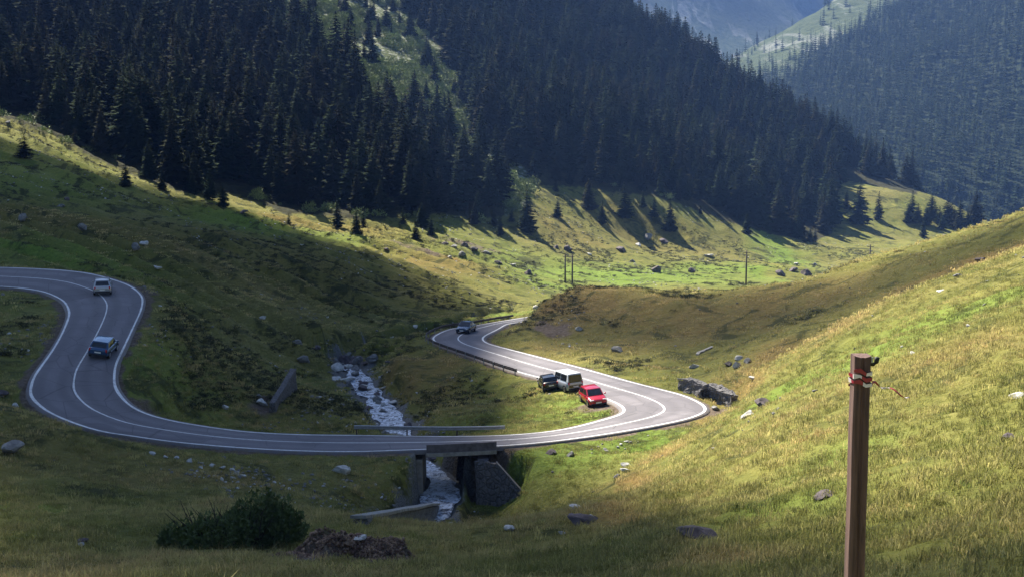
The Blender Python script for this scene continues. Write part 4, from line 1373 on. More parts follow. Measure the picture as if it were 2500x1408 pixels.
# ------------------------------------------------------------------ guard rails
def guard_rail(label, path, post_every, mat, pmat, hgt=.72, wob=0.0):
    """path: array of ground points; posts plus a ribbed beam"""
    c0 = path.mean(0)
    r = empty("guard_rail", c0); setp(r, label, "guard rail")
    M = Matrix.Translation(-Vector(c0))
    d_ = np.gradient(path[:, :2], axis=0); d_ /= np.linalg.norm(d_, axis=1)[:, None]; nn = np.stack([d_[:, 1], -d_[:, 0]], 1)
    prof = [(-.03, .16), (.03, .12), (.03, .05), (-.03, .015), (-.03, -.015), (.03, -.05), (.03, -.12), (-.03, -.16), (-.05, -.16), (.01, -.12), (.01, -.05), (-.05, -.015), (-.05, .015), (.01, .05), (.01, .12), (-.05, .16)]
    mb = MB(); vs = []; fs = []; k = len(prof)
    for i, p in enumerate(path):
        for a, b_ in prof: vs.append((p[0] + nn[i, 0] * a, p[1] + nn[i, 1] * a, p[2] + hgt - .16 + b_))
    for i in range(len(path) - 1):
        for j in range(k): fs.append((i * k + j, i * k + (j + 1) % k, (i + 1) * k + (j + 1) % k, (i + 1) * k + j))
    fs += [tuple(range(k)), tuple((len(path) - 1) * k + j for j in range(k - 1, -1, -1))]
    mb.add(vs, fs); o = mb.build("beam", mat); o.parent = r; o.matrix_parent_inverse = M
    L_ = np.concatenate([[0], np.cumsum(np.linalg.norm(np.diff(path[:, :2], axis=0), axis=1))])
    for s in np.arange(.2, L_[-1], post_every):
        p = [np.interp(s, L_, path[:, q]) for q in range(3)]
        i = int(np.argmin(np.abs(L_ - s)))
        pb = MB(); pb.box((p[0] - nn[i, 0] * .11, p[1] - nn[i, 1] * .11, p[2] + (hgt - .9) / 2), (.11, .11, hgt + .9))
        o = pb.build("rail_post", pmat, None, bevel=.01); o.parent = r; o.matrix_parent_inverse = M
    return r


lu, lv = project(Lo[:, 0], Lo[:, 1], Lo[:, 2])
s1 = np.where((lu > 862) & (lu < 1262) & (Lo[:, 1] < 104) & (Lo[:, 0] > -16))[0]
pth = (Lo - across * .55)[s1.min():s1.max() + 1]; pth[:, 2] -= .12
guard_rail("long pale steel rail on the stream side of the road at the bridge", pth[::2], 4.0, STEEL, RUSTY, hgt=.78)
iL = int(np.argmin((lu - 1269) ** 2 + (lv - 908) ** 2 + 1e4 * (Lo[:, 1] < 105)))
iM = int(np.argmin((lu - 1262) ** 2 + (lv - 776) ** 2 + 1e4 * (Lo[:, 1] < 140)))
pth = (Lo - across * .5)[min(iL, iM):max(iL, iM) + 1]; pth[:, 2] -= .12
guard_rail("dark rusty rail curving round the outside of the far bend", pth[::2], 2.6, RUSTY, CONCRETE, hgt=.66)


# ------------------------------------------------------------------ walls
MASON = stone_material("rough_stone_masonry", (0.09, 0.085, 0.095), (0.22, 0.21, 0.215), 2.2)


def wall_between(name, label, cat, p0, p1, t, h0, h1, mat, cop=None, deep=1.0, lean=0.0):
    p0 = np.array(p0); p1 = np.array(p1); c0 = (p0 + p1) / 2
    d = (p1 - p0)[:2]; ln = np.linalg.norm(d); d /= ln; nn_ = np.array([-d[1], d[0]])
    r = empty(name, c0); setp(r, label, cat)
    def pt(p, o, z): return (p[0] + nn_[0] * o - c0[0], p[1] + nn_[1] * o - c0[1], p[2] + z - c0[2])
    mb = MB(); mb.hexa([pt(p0, -t / 2 - lean, -deep), pt(p1, -t / 2 - lean, -deep), pt(p1, t / 2, -deep), pt(p0, t / 2, -deep), pt(p0, -t / 2, h0), pt(p1, -t / 2, h1), pt(p1, t / 2, h1), pt(p0, t / 2, h0)])
    o = mb.build("masonry", mat, r); rough(o, .16, .8, 5)
    if cop:
        cb = MB(); cb.hexa([pt(p0, -t / 2 - .06, h0 + .05), pt(p1, -t / 2 - .06, h1 + .05), pt(p1, t / 2 + .06, h1 + .05), pt(p0, t / 2 + .06, h0 + .05), pt(p0, -t / 2 - .06, h0 + .2), pt(p1, -t / 2 - .06, h1 + .2), pt(p1, t / 2 + .06, h1 + .2), pt(p0, t / 2 + .06, h0 + .2)])
        o = cb.build("coping", cop, r); rough(o, .07, .7, 4)
    return r


A0, A1 = hit(664, 1008), hit(718, 952)
wall_between("retaining_wall", "dark slanting masonry wall left of the stream behind the road", "wall", A0, A1, .55, .9, 2.2, stone_material("dark_masonry", (.035, .03, .038), (.085, .075, .085), 2.0), None, 1.2)
B0, B1 = WALL_ENDS
wall_between("low_stone_wall", "low pale broken stone wall beside the stream in front of the bridge", "wall", B0, B1, .6, .32, .38, MASON, CONCRETE, .8)

# culvert wall on the uphill side of the hairpin: masonry with a dark opening
C0, C1 = hit(1664, 950), hit(1792, 988)
cw = empty("culvert_wall", (C0 + C1) / 2); setp(cw, "dark rough stone culvert wall with a black opening beside the right hairpin", "wall")
d = (C1 - C0); ln = np.linalg.norm(d[:2]); d /= ln; nn_ = np.array([-d[1], d[0], 0])
cc_ = (C0 + C1) / 2
def cpt(s, o, z):
    p = C0 + d * s + nn_ * o; return (p[0] - cc_[0], p[1] - cc_[1], C0[2] + d[2] * s + z - cc_[2])
def cwb(s0, s1, o0, o1, z0, z1, z0b=None, z1b=None):
    mb = MB(); z0b = z0 if z0b is None else z0b; z1b = z1 if z1b is None else z1b
    mb.hexa([cpt(s0, o0, z0), cpt(s1, o0, z0b), cpt(s1, o1, z0b), cpt(s0, o1, z0), cpt(s0, o0, z1), cpt(s1, o0, z1b), cpt(s1, o1, z1b), cpt(s0, o1, z1)]); return mb
a_, b_ = ln * .46, ln * .78
mb = MB()
for args in ((0, a_, -.35, .5, -1, 1.05, -1, 1.2), (b_, ln, -.35, .5, -1, 1.2, -1, .85), (a_ + .002, b_ - .002, -.349, .5, .72, 1.199), (a_ + .003, b_ - .003, .30, .499, -1, .715)):
    t = cwb(*args); mb.add(t.v, t.f)
DARKSTONE = stone_material('dark_rough_stone', (.035, .03, .035), (.13, .12, .13), 2.6)
o = mb.build("masonry", DARKSTONE, cw); rough(o, .38, .55, 5)
o = cwb(0, ln, -.40, -.05, 1.10, 1.2, .92, 1.0).build("coping", DARKSTONE, cw); rough(o, .30, .6, 5)
D0 = hit(1702, 866); D1 = hit(1738, 848)
sl = wall_between("concrete_slab", "narrow pale concrete slab on the slope above the culvert wall", "slab", D0, D1, .35, .14, .16, CONCRETE, None, .3)

# ------------------------------------------------------------------ utility poles
def pole(name, label, base, top, arm=True, twin=None):
    x, y, zb = base; h = top - zb
    r = empty(name, base); setp(r, label, "pole", None)
    for dx in ([0] if twin is None else [0, twin]):
        mb = MB(); mb.tube([(dx, 0, -1), (dx, 0, h * .5), (dx, 0, h)], [.21, .19, .15], 10); mb.build("shaft", WOOD, r, smooth=True)
    if arm:
        w0, w1 = (-.8, .8) if twin is None else (-.5, twin + .5)
        mb = MB(); mb.box(((w0 + w1) / 2, -.14, h - .45), (w1 - w0, .10, .12)); mb.build("crossarm", WOOD, r, bevel=.01)
        for q in (w0 + .1, (w0 + w1) / 2, w1 - .1):
            ib = MB(); ib.tube([(q, -.14, h - .39), (q, -.14, h - .25), (q, -.14, h - .16)], [.03, .06, .04], 8); ib.build("insulator", CONCRETE, r, smooth=True)
    return r


def pole_at(u, vt, Y):
    t = at_depth(u, vt, Y); return (t[0], Y, gz(t[0], Y)), t[2]
b_, t = pole_at(1380, 622, 282); pole("twin_pole", "pair of dark wooden poles standing together behind the brown knoll", b_, t, True, twin=1.65)
b_, t = pole_at(1823, 612, 285); pole("utility_pole", "single dark wooden pole beside the bright green track", b_, t)
b_, t = pole_at(2125, 598, 300); pole("utility_pole", "short-looking distant pole rising just above the grassy ridge line", b_, t)

# ------------------------------------------------------------------ the near post with barrier tape
PY = 8.0
tp = at_depth(2102, 868, PY); bt = at_depth(2086, 1408, PY)
lean = (tp[0] - bt[0]) / (tp[2] - bt[2])
pz = gz(tp[0], PY); ph = tp[2] - pz
post = empty("wooden_post", (tp[0], PY, pz)); setp(post, "dark brown wooden post standing close in front of the sunny hillside", "post")
m, nt, b = mat_new("old_post_timber")
co = objco(nt); mp = N(nt, "ShaderNodeMapping"); mp.inputs["Scale"].default_value = (30, 30, 1.6); nt.links.new(co, mp.inputs["Vector"])
g1 = noise(nt, 1.0, 6, .7, mp.outputs[0], .5)
nt.links.new(ramp(nt, g1, [(.3, (.036, .019, .016)), (.5, (.110, .060, .050)), (.75, (.19, .11, .092))]), b.inputs["Base Color"])
b.inputs["Roughness"].default_value = .85; bump(nt, g1, .6, .01, b)
hw_ = .054
mb = MB(); nseg = 14
ring = [(-hw_, -hw_ + .01), (-hw_ + .01, -hw_), (-.012, -hw_), (-.004, -hw_ + .014), (.006, -hw_ + .014), (.014, -hw_), (hw_ - .01, -hw_), (hw_, -hw_ + .01), (hw_, hw_), (-hw_, hw_)]
vs = []; fs = []; k = len(ring)
for i in range(nseg + 1):
    z = -.5 + (ph + .5) * i / nseg
    for (a, b2) in ring:
        j = .004 * math.sin(i * 1.7 + a * 40)
        vs.append((a * (1.04 - .04 * i / nseg) + lean * (z - ph) + j * .6, b2 + j, z + (.012 * (a / hw_) ** 2 - .004 if i == nseg else 0)))
for i in range(nseg):
    for j in range(k): fs.append((i * k + j, i * k + (j + 1) % k, (i + 1) * k + (j + 1) % k, (i + 1) * k + j))
fs += [tuple(range(k - 1, -1, -1)), tuple(nseg * k + j for j in range(k))]
mb.add(vs, fs); mb.build("shaft", m, post)
hk = MB(); hk.tube([(.03, -.03, ph - .045), (.075, -.035, ph - .05), (.092, -.035, ph - .035), (.098, -.035, ph - .002)], [.014, .014, .016, .017], 8); hk.build("hook", TRIM, post, smooth=True)
wk = MB(); wk.box((.062, -.04, ph - .02), (.012, .012, .035)); wk.build("nail", STEEL, post)

m, nt, b = mat_new("red_white_barrier_tape")
uvn = nt.nodes.new("ShaderNodeAttribute"); uvn.attribute_name = "run"
sw = math_n(nt, 'FRACT', math_n(nt, 'MULTIPLY', uvn.outputs["Fac"], 5.2))
nt.links.new(mix(nt, math_n(nt, 'GREATER_THAN', sw, .62), (.27, .016, .035), (.66, .58, .58)), b.inputs["Base Color"]); b.inputs["Roughness"].default_value = .35
tape = empty("barrier_tape", (tp[0], PY, pz + ph - .14)); setp(tape, "red and white barrier tape wrapped round the post with a torn end blowing right", "tape")


def ribbon(name, pts, wvec, wid_, run0=0.0, parent=tape, mat=m):
    v = []; f = []; run = []
    s = run0
    for i, p in enumerate(pts):
        p = Vector(p); w_ = Vector(wvec[i]).normalized() * wid_[i] / 2
        if i: s += (p - Vector(pts[i - 1])).length
        v += [p - w_, p + w_]; run += [s, s]
    for i in range(len(pts) - 1): f.append((2 * i, 2 * i + 1, 2 * i + 3, 2 * i + 2))
    me = bpy.data.meshes.new(name); me.from_pydata([tuple(q) for q in v], [], f); me.update()
    put_attr(me, "run", np.array(run))
    o = link(name, me, mat, parent); sm = o.modifiers.new("thickness", 'SOLIDIFY'); sm.thickness = .0015
    return o


hw2 = hw_ + .006
loop = []; wv = []; wd_ = []
for t in range(3):
    for cx_, cy_ in ((-hw2, -hw2), (-.02, -hw2 - .006), (.02, -hw2 - .008), (hw2, -hw2), (hw2, hw2), (-hw2, hw2)):
        q = len(loop)
        loop.append((cx_, cy_, +.050 - .0062 * q + .012 * math.sin(q * 2.1))); wv.append((.15 * math.sin(q), 0, 1)); wd_.append(.016 + .016 * math.sin(q * 1.3) ** 2)
ribbon("wrap", loop, wv, wd_, .03)
tail_pts = [(hw2, -hw2, -.03)] ; tw = [(0, 0, 1)]; twd = [.03]
for k in range(1, 15):
    t = k / 14
    tail_pts.append((hw2 + .23 * t, -hw2 + .06 * math.sin(t * 5), -.03 - .085 * t + .012 * math.sin(t * 13))); tw.append((.2, math.cos(t * 11), math.sin(t * 11) + .3)); twd.append(.018 * (1 - .5 * t))
ribbon("tail", tail_pts, tw, twd, .4)

# ------------------------------------------------------------------ foreground shrub
def shrub():
    base = hit(575, 1335)
    Yb = base[1]; px = Yb / FPX
    r = empty("dark_shrub", base); setp(r, "big dark evergreen shrub sprawling in the shaded grass below the bridge road", "shrub")
    vs = []; fs = []; b0 = 0
    lobes = [(0, 0, 230, 95, .9), (-95, 8, 130, 70, .8), (100, 5, 150, 105, .9), (78, 70, 95, 120, .8), (20, 45, 120, 95, .9), (-155, -2, 75, 42, .7), (150, 55, 62, 70, .7), (-60, 40, 90, 60, .7), (60, 110, 60, 80, .6), (115, 95, 50, 70, .6), (-120, 35, 60, 50, .6), (-20, 62, 60, 60, .6)]
    for k, (dx, up, w_, h_, dp) in enumerate(lobes):
        v, f, _ = leaf_clump(700 + k, int(300 + 8 * w_), w_ * px * .66, w_ * px * .6 * dp, h_ * px * .95, .19, lobes=11, up=1.0)
        off = np.array([dx * px, (k % 3 - 1) * .35 + up * px * .5, 0])
        v = v + off
        zz_ = height(v[:, 0] + base[0], v[:, 1] + base[1]) - base[2]
        v[:, 2] += zz_ + up * px * .35 - .12
        vs.append(v); fs.append(f + b0); b0 += len(v)
    me = np_mesh("foliage", np.vstack(vs), np.vstack(fs))
    link("foliage", me, leaf_material("juniper_needles", (0.060, 0.098, 0.030), (0.19, 0.245, 0.08)), r)
    mb = MB(); rr_ = random.Random(5)
    for k in range(60):
        x0 = rr_.uniform(-2.0, 2.0); y0 = rr_.uniform(-.5, .6)
        z0 = gz(base[0] + x0, base[1] + y0) - base[2]
        a = rr_.uniform(0, 6.28); l_ = rr_.uniform(.6, 1.7)
        mb.tube([(x0 * .6, y0 * .6, z0 - .1), (x0 * .8 + math.cos(a) * l_ * .2, y0 + math.sin(a) * l_ * .2, z0 + l_ * .5), (x0 + math.cos(a) * l_ * .5, y0 + math.sin(a) * l_ * .5, z0 + l_)], [.04, .025, .008], 5)
    mb.build("stems", BARK_MAT, r)
shrub()


# ------------------------------------------------------------------ rocks
def rock_mesh(seed, flat=1.0, sub=3, rough_=0.55):
    bm = bmesh.new(); bmesh.ops.create_icosphere(bm, subdivisions=sub, radius=.5)
    r_ = np.random.default_rng(seed); o_ = r_.uniform(-50, 50, 3)
    planes = [(Vector(r_.normal(size=3)).normalized(), r_.uniform(.22, .38)) for _ in range(15)]
    for v in bm.verts:
        p = v.co.copy()
        for n_, dd in planes:
            e = p.dot(n_) - dd
            if e > 0: p -= n_ * e * 1.0
        q = p * 2.4
        k = float(fbm(np.array([q.x + o_[0] + q.z * .7]), np.array([q.y + o_[1] - q.z * .9]), 4, 311)[0])
        p *= 1 + rough_ * k * .6
        p.z *= flat
        v.co = p
    me = bpy.data.meshes.new("rock"); bm.to_mesh(me); bm.free()
    return me


def rock_mat(name, a, b_, c_):
    m, nt, b = mat_new(name)
    co = objco(nt)
    f = noise(nt, 3.0, 6, .7, co, .6)
    c = ramp(nt, f, [(.3, a), (.5, b_), (.72, c_)])
    c = mix(nt, ramp(nt, noise(nt, 1.6, 4, .6, co), [(.55, 0.0), (.65, .55)]), c, (.07, .075, .035))
    nt.links.new(c, b.inputs["Base Color"]); b.inputs["Roughness"].default_value = .9; bump(nt, f, .7, .06, b)
    return m


RMATS = [rock_mat("pale_limestone", (.20, .195, .18), (.46, .45, .43), (.68, .67, .64)), rock_mat("grey_boulder_stone", (.07, .068, .066), (.17, .165, .16), (.32, .31, .30)), rock_mat("purple_brown_stone", (.04, .03, .032), (.095, .075, .08), (.18, .15, .155))]
RSH = [[], [], []]
for mi in range(3):
    for k in range(5):
        me = rock_mesh(800 + k + 10 * mi, [.75, .6, .85, .5, .7][k]); me.materials.append(RMATS[mi]); RSH[mi].append(me)


def boulder(u, v, wpx, mi, label, group=None, sink=.14, tall=1.0, at=None):
    h = hit(u, v) if at is None else at
    if h is None: return None
    s = max(wpx * h[1] / FPX, .12) * (1.42 if h[1] < 200 else 1.0)
    me = RSH[mi][int(u * 7 + v * 3) % 5]
    o = bpy.data.objects.new("boulder", me); COL.objects.link(o)
    o.location = (h[0], h[1], h[2] + s * (.24 - sink) * tall)
    o.rotation_euler = (random.uniform(-.3, .3), random.uniform(-.3, .3), random.uniform(0, 6.28))
    o.scale = (s, s * random.uniform(.75, 1.1), s * random.uniform(.8, 1.15) * tall)
    setp(o, label, "rock", group)
    return o


ROCKS = [
 (838, 1152, 42, 0, "pale boulder with a bright top in dark grass left of the bridge"),
 (1524, 1136, 22, 0, "brightest white rock on the green bank right of the bridge"),
 (1531, 1152, 24, 0, "round pale rock touching the brightest white one on the green bank"),
 (1507, 1164, 18, 1, "small grey rock at the lower left of the white pair on the green bank"),
 (28, 1100, 62, 1, "wide grey boulder below the left bend near the picture's left border"),
 (1716, 1322, 100, 2, "large purplish boulder low on the sunny hill near the post"),
 (1404, 1240, 24, 0, "flat pale rock in the gully below the orange grass edge"),
 (1425, 1276, 54, 2, "brown boulder in the gully at the foot of the orange grass edge"),
 (1374, 1302, 16, 0, "small pale stone below the brown gully boulder"),
 (1440, 1262, 16, 0, "white chip of rock resting against the brown gully boulder"),
 (1826, 1016, 28, 0, "pale rock in the green strip on the hill above the hairpin"),
 (1858, 990, 44, 2, "dark rock above the pale one in the green strip above the hairpin"),
 (1802, 876, 20, 0, "upper pale rock of the little rock patch above the culvert wall"),
 (1800, 894, 24, 0, "longer pale rock below the upper one of the patch above the culvert wall"),
 (1826, 884, 20, 1, "grey rock at the right of the patch above the culvert wall"),
 (1780, 890, 18, 2, "dark rock at the left of the patch above the culvert wall"),
 (1838, 924, 18, 0, "bright stone between the rock patch and the green strip"),
 (1692, 897, 20, 0, "pale stone at the upper left corner of the culvert wall"),
 (2012, 1212, 44, 2, "dark stone in the sunny grass just left of the post"),
 (1506, 857, 32, 1, "flat slab in the shaded grass of the brown knoll"),
 (1411, 804, 16, 0, "small pale stone beside the bare earth scar on the knoll"),
 (1308, 752, 20, 0, "white-topped rock at the left foot of the knoll beside the far road"),
 (1730, 626, 24, 0, "whitest boulder on the far sunny meadow"),
 (1440, 622, 15, 0, "white stone on the meadow right of the twin poles"),
 (1358, 606, 22, 2, "dark rock on the meadow just above the twin poles"),
 (1388, 612, 26, 2, "dark rock behind the tops of the twin poles"),
 (1252, 648, 16, 0, "white stone at the left end of the bright meadow strip"),
 (1216, 642, 24, 2, "dark rock left of the white stone at the bright meadow strip"),
 (1290, 668, 28, 2, "dark rock above the shaded hollow left of the twin poles"),
 (1516, 612, 36, 2, "largest dark rock of the sunny meadow right of the twin poles"),
 (1545, 640, 18, 1, "grey rock below the largest dark meadow rock"),
 (1580, 580, 26, 1, "grey rock below the close pair of spruces"),
 (1620, 592, 30, 2, "brown rock under the shadow of the taller close-pair spruce"),
 (1560, 600, 16, 0, "pale rock between the dark meadow rock and the spruce pair"),
 (1600, 664, 30, 2, "dark rock low on the meadow above the knoll crest"),
 (1690, 664, 22, 2, "dark rock left of the single pole on the meadow"),
 (1905, 672, 34, 2, "dark rock at the left of the pile right of the single pole"),
 (1935, 662, 30, 2, "dark rock in the middle of the pile right of the single pole"),
 (1968, 668, 32, 2, "dark rock at the right of the pile beyond the green track"),
 (1944, 645, 16, 0, "pale rock on top of the pile beyond the green track"),
 (1990, 648, 16, 1, "grey stone right of the pile beyond the green track"),
 (1085, 596, 22, 2, "dark rock at the left of the rock field below the forest"),
 (1108, 604, 26, 1, "grey rock second from the left in the rock field below the forest"),
 (1135, 600, 24, 2, "dark rock in the upper middle of the rock field below the forest"),
 (1128, 622, 22, 1, "grey rock in the lower middle of the rock field below the forest"),
 (1160, 612, 26, 2, "dark brown rock right of the middle of the rock field below the forest"),
 (1186, 618, 24, 1, "grey rock at the right of the rock field below the forest"),
 (1100, 628, 14, 0, "white stone at the bottom of the rock field below the forest"),
 (745, 880, 26, 1, "grey rock in the stony strip left of the stream head"),
 (725, 838, 22, 1, "grey rock up the stony strip away from the stream head"),
 (770, 852, 24, 2, "dark rock in the stony strip left of the stream head"),
 (818, 902, 30, 0, "pale greenish boulder at the upper left bank of the stream"),
 (822, 928, 20, 0, "white slab on the left bank where the stream appears"),
 (846, 932, 30, 0, "longer white slab lying on the left bank where the stream appears"),
 (868, 916, 14, 0, "small white stone in the water where the stream appears"),
 (934, 950, 16, 0, "pale stone on the right edge of the stream under the mound"),
 (905, 1002, 26, 2, "dark wet boulder at the left edge of the stream bend"),
 (922, 965, 16, 2, "dark stone in the white water midway down the stream"),
 (945, 612, 20, 2, "dark stone on the shaded slope below the sunny meadow edge"),
 (1013, 797, 14, 0, "white stone at the outside of the far bend"),
 (640, 778, 18, 0, "pale stone on the slope above the dark slanting wall"),
 (552, 996, 18, 0, "pale flat stone in the grass above the road left of the slanting wall"),
 (640, 985, 24, 0, "pale rubble stone at the foot of the slanting wall"),
 (632, 968, 18, 1, "grey rubble stone beside the slanting wall"),
 (385, 656, 16, 0, "pale stone on the slope beside the top of the left bend"),
 (58, 532, 22, 1, "grey rock high on the olive slope at the left"),
 (168, 328, 28, 1, "light grey rock near the forest edge at the upper left"),
 (20, 300, 15, 1, "pale rock at the very top of the left meadow by the forest"),
 (150, 506, 26, 1, "grey outcrop rock on the left slope above the road"),
 (165, 488, 18, 2, "dark stone just above the grey outcrop rock on the left slope"),
 (330, 604, 24, 1, "grey rock in the band of stones above the silver car"),
 (352, 598, 16, 0, "pale stone right of the grey one above the silver car"),
 (205, 560, 20, 1, "grey stone on the slope left of the band of stones"),
 (595, 522, 26, 2, "dark bushy-looking rock below the first bright grass patch"),
 (2340, 676, 24, 1, "grey rock on the sunlit upper edge of the right hill"),
 (2400, 640, 26, 2, "brown rock on the shaded band of the right hill"),
 (2296, 712, 14, 0, "white stone on the sunny upper right hill"),
 (2480, 972, 40, 0, "thin pale stone streak at the right end of the sunny hill"),
 (2462, 1072, 34, 2, "dark stone at the right border on the sunny hill"),
 (880, 1316, 24, 0, "white stone above the bare earth bank in the foreground"),
 (205, 1322, 26, 2, "brown stone in the foreground grass left of the shrub"),
 (200, 1330, 12, 0, "white pebble against the brown foreground stone"),
 (10, 962, 26, 2, "dark block at the left border inside the grass below the bend"),
 (38, 992, 16, 0, "pale stone below the dark block at the left border"),
 (1245, 1292, 30, 0, "pale stone at the foot of the dark bridge wing wall"),
 (1748, 1000, 20, 1, "grey stone lump on the verge at the tip of the right hairpin"),
 (1395, 1110, 20, 1, "grey stone on the bank below the road right of the bridge"),
 (1345, 1105, 22, 2, "brown stone on the bank just right of the bridge wing wall"),
]
for r_ in ROCKS: boulder(*r_)
ROWS = [(372, 1108, 14), (405, 1116, 12), (430, 1118, 13), (462, 1126, 16), (490, 1131, 12), (518, 1137, 14), (545, 1142, 15), (565, 1148, 14), (577, 1156, 20), (592, 1163, 16), (1060, 1036, 0)]
for u, v, wpx in ROWS:
    if wpx: boulder(u, v, wpx, 0, "one of the small pale stones lined up in a row under the bridge road", "row of pale stones under the road")

rs2 = np.random.default_rng(77)
for k in range(20):
    u = 868 + rs2.normal(0, 26); v = 884 + rs2.normal(0, 9)
    boulder(u, v, rs2.uniform(14, 34), [2, 1, 1, 2][k % 4], "one of the dark wet boulders heaped where the stream comes into view", "dark boulders heaped at the stream head", tall=1.2)
for k in range(46):
    j = int(rs2.integers(8, len(STD) * 0.5)); p = STD[j]
    if 85.5 < p[1] < 101: continue
    x_ = p[0] + rs2.normal(0, 1.0); q_ = (x_, p[1], gz(x_, p[1]) + .1)
    boulder(k * 31, k * 17, rs2.uniform(8, 24), [1, 2, 0, 1][k % 4], "one of the rocks standing in the white water of the stream", "rocks standing in the stream", sink=.1, at=q_)

# loose stones and bare-earth rubble
ST_T = []
for k in range(4):
    me = rock_mesh(900 + k, .65, 2)
    v = np.array([p.co[:] for p in me.vertices]); f = np.array([p.vertices[:] for p in me.polygons]); ST_T.append((v, f, np.full(len(f), 0)))
    bpy.data.meshes.remove(me)
ST_D = [(v, f, np.full(len(f), 1)) for v, f, _ in ST_T]
q = 48000
sy = 62 + 400 * rng.random(q) ** 1.3; sx = rng.uniform(-1, 1, q) * (0.46 * sy + 6)
sz, so_, ss = height(sx, sy, full=True)
si, su, sv = forest_mask(sx, sy, sz)
cl_ = fbm(sx / 15, sy / 15, 3, 161) + .7 * fbm(sx / 3.5, sy / 3.5, 2, 162)
ok = (so_ > .5) & (((cl_ > np.where(sy > 225, .18, .50)) & ~si & ((sx < 10) | (sy > 165))) | ((ss < 3.4) & (rng.random(q) < .8)) | (clearing(su, sv + 25) & si & (rng.random(q) < .35)) | (rng.random(q) < .012))
sx, sy, sz = sx[ok], sy[ok], sz[ok]
ssz = rng.uniform(.15, .55, len(sx)) ** 1.3 * np.interp(sy, [60, 150, 350], [1.0, 1.4, 1.55])
print("stones", len(sx))
stn = scatter("stone_scree", ST_T + ST_D, [RMATS[0], RMATS[1]], np.stack([sx, sy, sz + .02], 1), rng.uniform(-.5, 6, (len(sx), 3)) * np.array([.1, .1, 1]),
              np.stack([ssz, ssz * .8, ssz * .8], 1), np.where(rng.random(len(sx)) < .3, rng.integers(0, 4, len(sx)), rng.integers(4, 8, len(sx))), np.zeros(len(sx)))
setp(stn, "small loose stones lying in clusters over the slopes and along the stream", "stones")
db = PIT + np.array([0, -.35, 0])
q = 3200
rx = db[0] + rng.normal(0, 1.15, q); ry = db[1] + rng.normal(.1, .6, q); rzv = height(rx, ry)
rs_ = rng.uniform(.05, .34, q) ** 1.25
cld = scatter("earth_rubble", ST_T + ST_D, [rock_mat('reddish_earth', (.05, .026, .018), (.13, .07, .048), (.24, .15, .10)), simple_mat("dry_earth_clods", (.26, .17, .11), .95, var=.5, scale=6)], np.stack([rx, ry, rzv], 1), rng.uniform(-3, 3, (q, 3)), np.stack([rs_, rs_, rs_ * .8], 1), rng.integers(0, 8, q), np.zeros(q))
setp(cld, "clods and broken earth of a bare eroded bank in the foreground", "rubble")
SHADE_CLOUDS = [  # outlines of land to darken; unseen blockers are added overhead in these shapes
 ([(2100,1440),(1900,1405),(1640,1350),(1300,1335),(1130,1240),(1045,1120),(1010,1062),(1020,960),(1000,880),(1010,790),(1060,700),(1000,650),(850,605),(700,550),(560,500),(420,475),(250,430),(0,360),
   (-250,330),(-350,600),(-330,1000),(-300,1300),(-200,1440)], 500, 60, 0.95, 9, 201),
 ([(1230,850),(1290,775),(1400,706),(1560,708),(1800,710),(2000,686),(2200,616),(2490,522),(2560,560),(2250,682),(2000,780),(1850,856),(1700,905),(1500,885),(1350,850)], 500, 30, 0.60, 7, 231),
]
# ------------------------------------------------------------------ light, sky, air
SUN_EL = math.radians(50.0)
SUN_AZ = math.radians(-33.0)       # clockwise from +Y: ahead and to the left
S = Vector((math.sin(SUN_AZ) * math.cos(SUN_EL), math.cos(SUN_AZ) * math.cos(SUN_EL), math.sin(SUN_EL)))
sd = bpy.data.lights.new("sun", 'SUN'); sd.energy = 5.0; sd.angle = math.radians(0.53); sd.color = (1.0, 0.93, 0.80)
so = bpy.data.objects.new("sun", sd); so.rotation_euler = S.to_track_quat('Z', 'Y').to_euler(); so.location = S * 300
COL.objects.link(so)
w = bpy.data.worlds.new("World"); scene.world = w; w.use_nodes = True
nt = w.node_tree
sky = nt.nodes.new("ShaderNodeTexSky"); sky.sky_type = 'NISHITA'; sky.sun_disc = False
sky.sun_elevation = SUN_EL; sky.sun_rotation = SUN_AZ % (2 * math.pi)
sky.altitude = 1500; sky.air_density = 1.0; sky.dust_density = 1.0; sky.ozone_density = 1.5
nt.links.new(sky.outputs[0], nt.nodes["Background"].inputs[0]); nt.nodes["Background"].inputs[1].default_value = 0.05

# ------------------------------------------------------------------ unseen clouds added above the frame, outlined to shade chosen parts of the land
def in_poly(px, py, poly):
    c = np.zeros(len(px), bool); j = len(poly) - 1
    for i in range(len(poly)):
        xi, yi = poly[i]; xj, yj = poly[j]
        t = ((yi > py) != (yj > py)) & (px < (xj - xi) * (py - yi) / (yj - yi + 1e-12) + xi)
        c ^= t; j = i
    return c


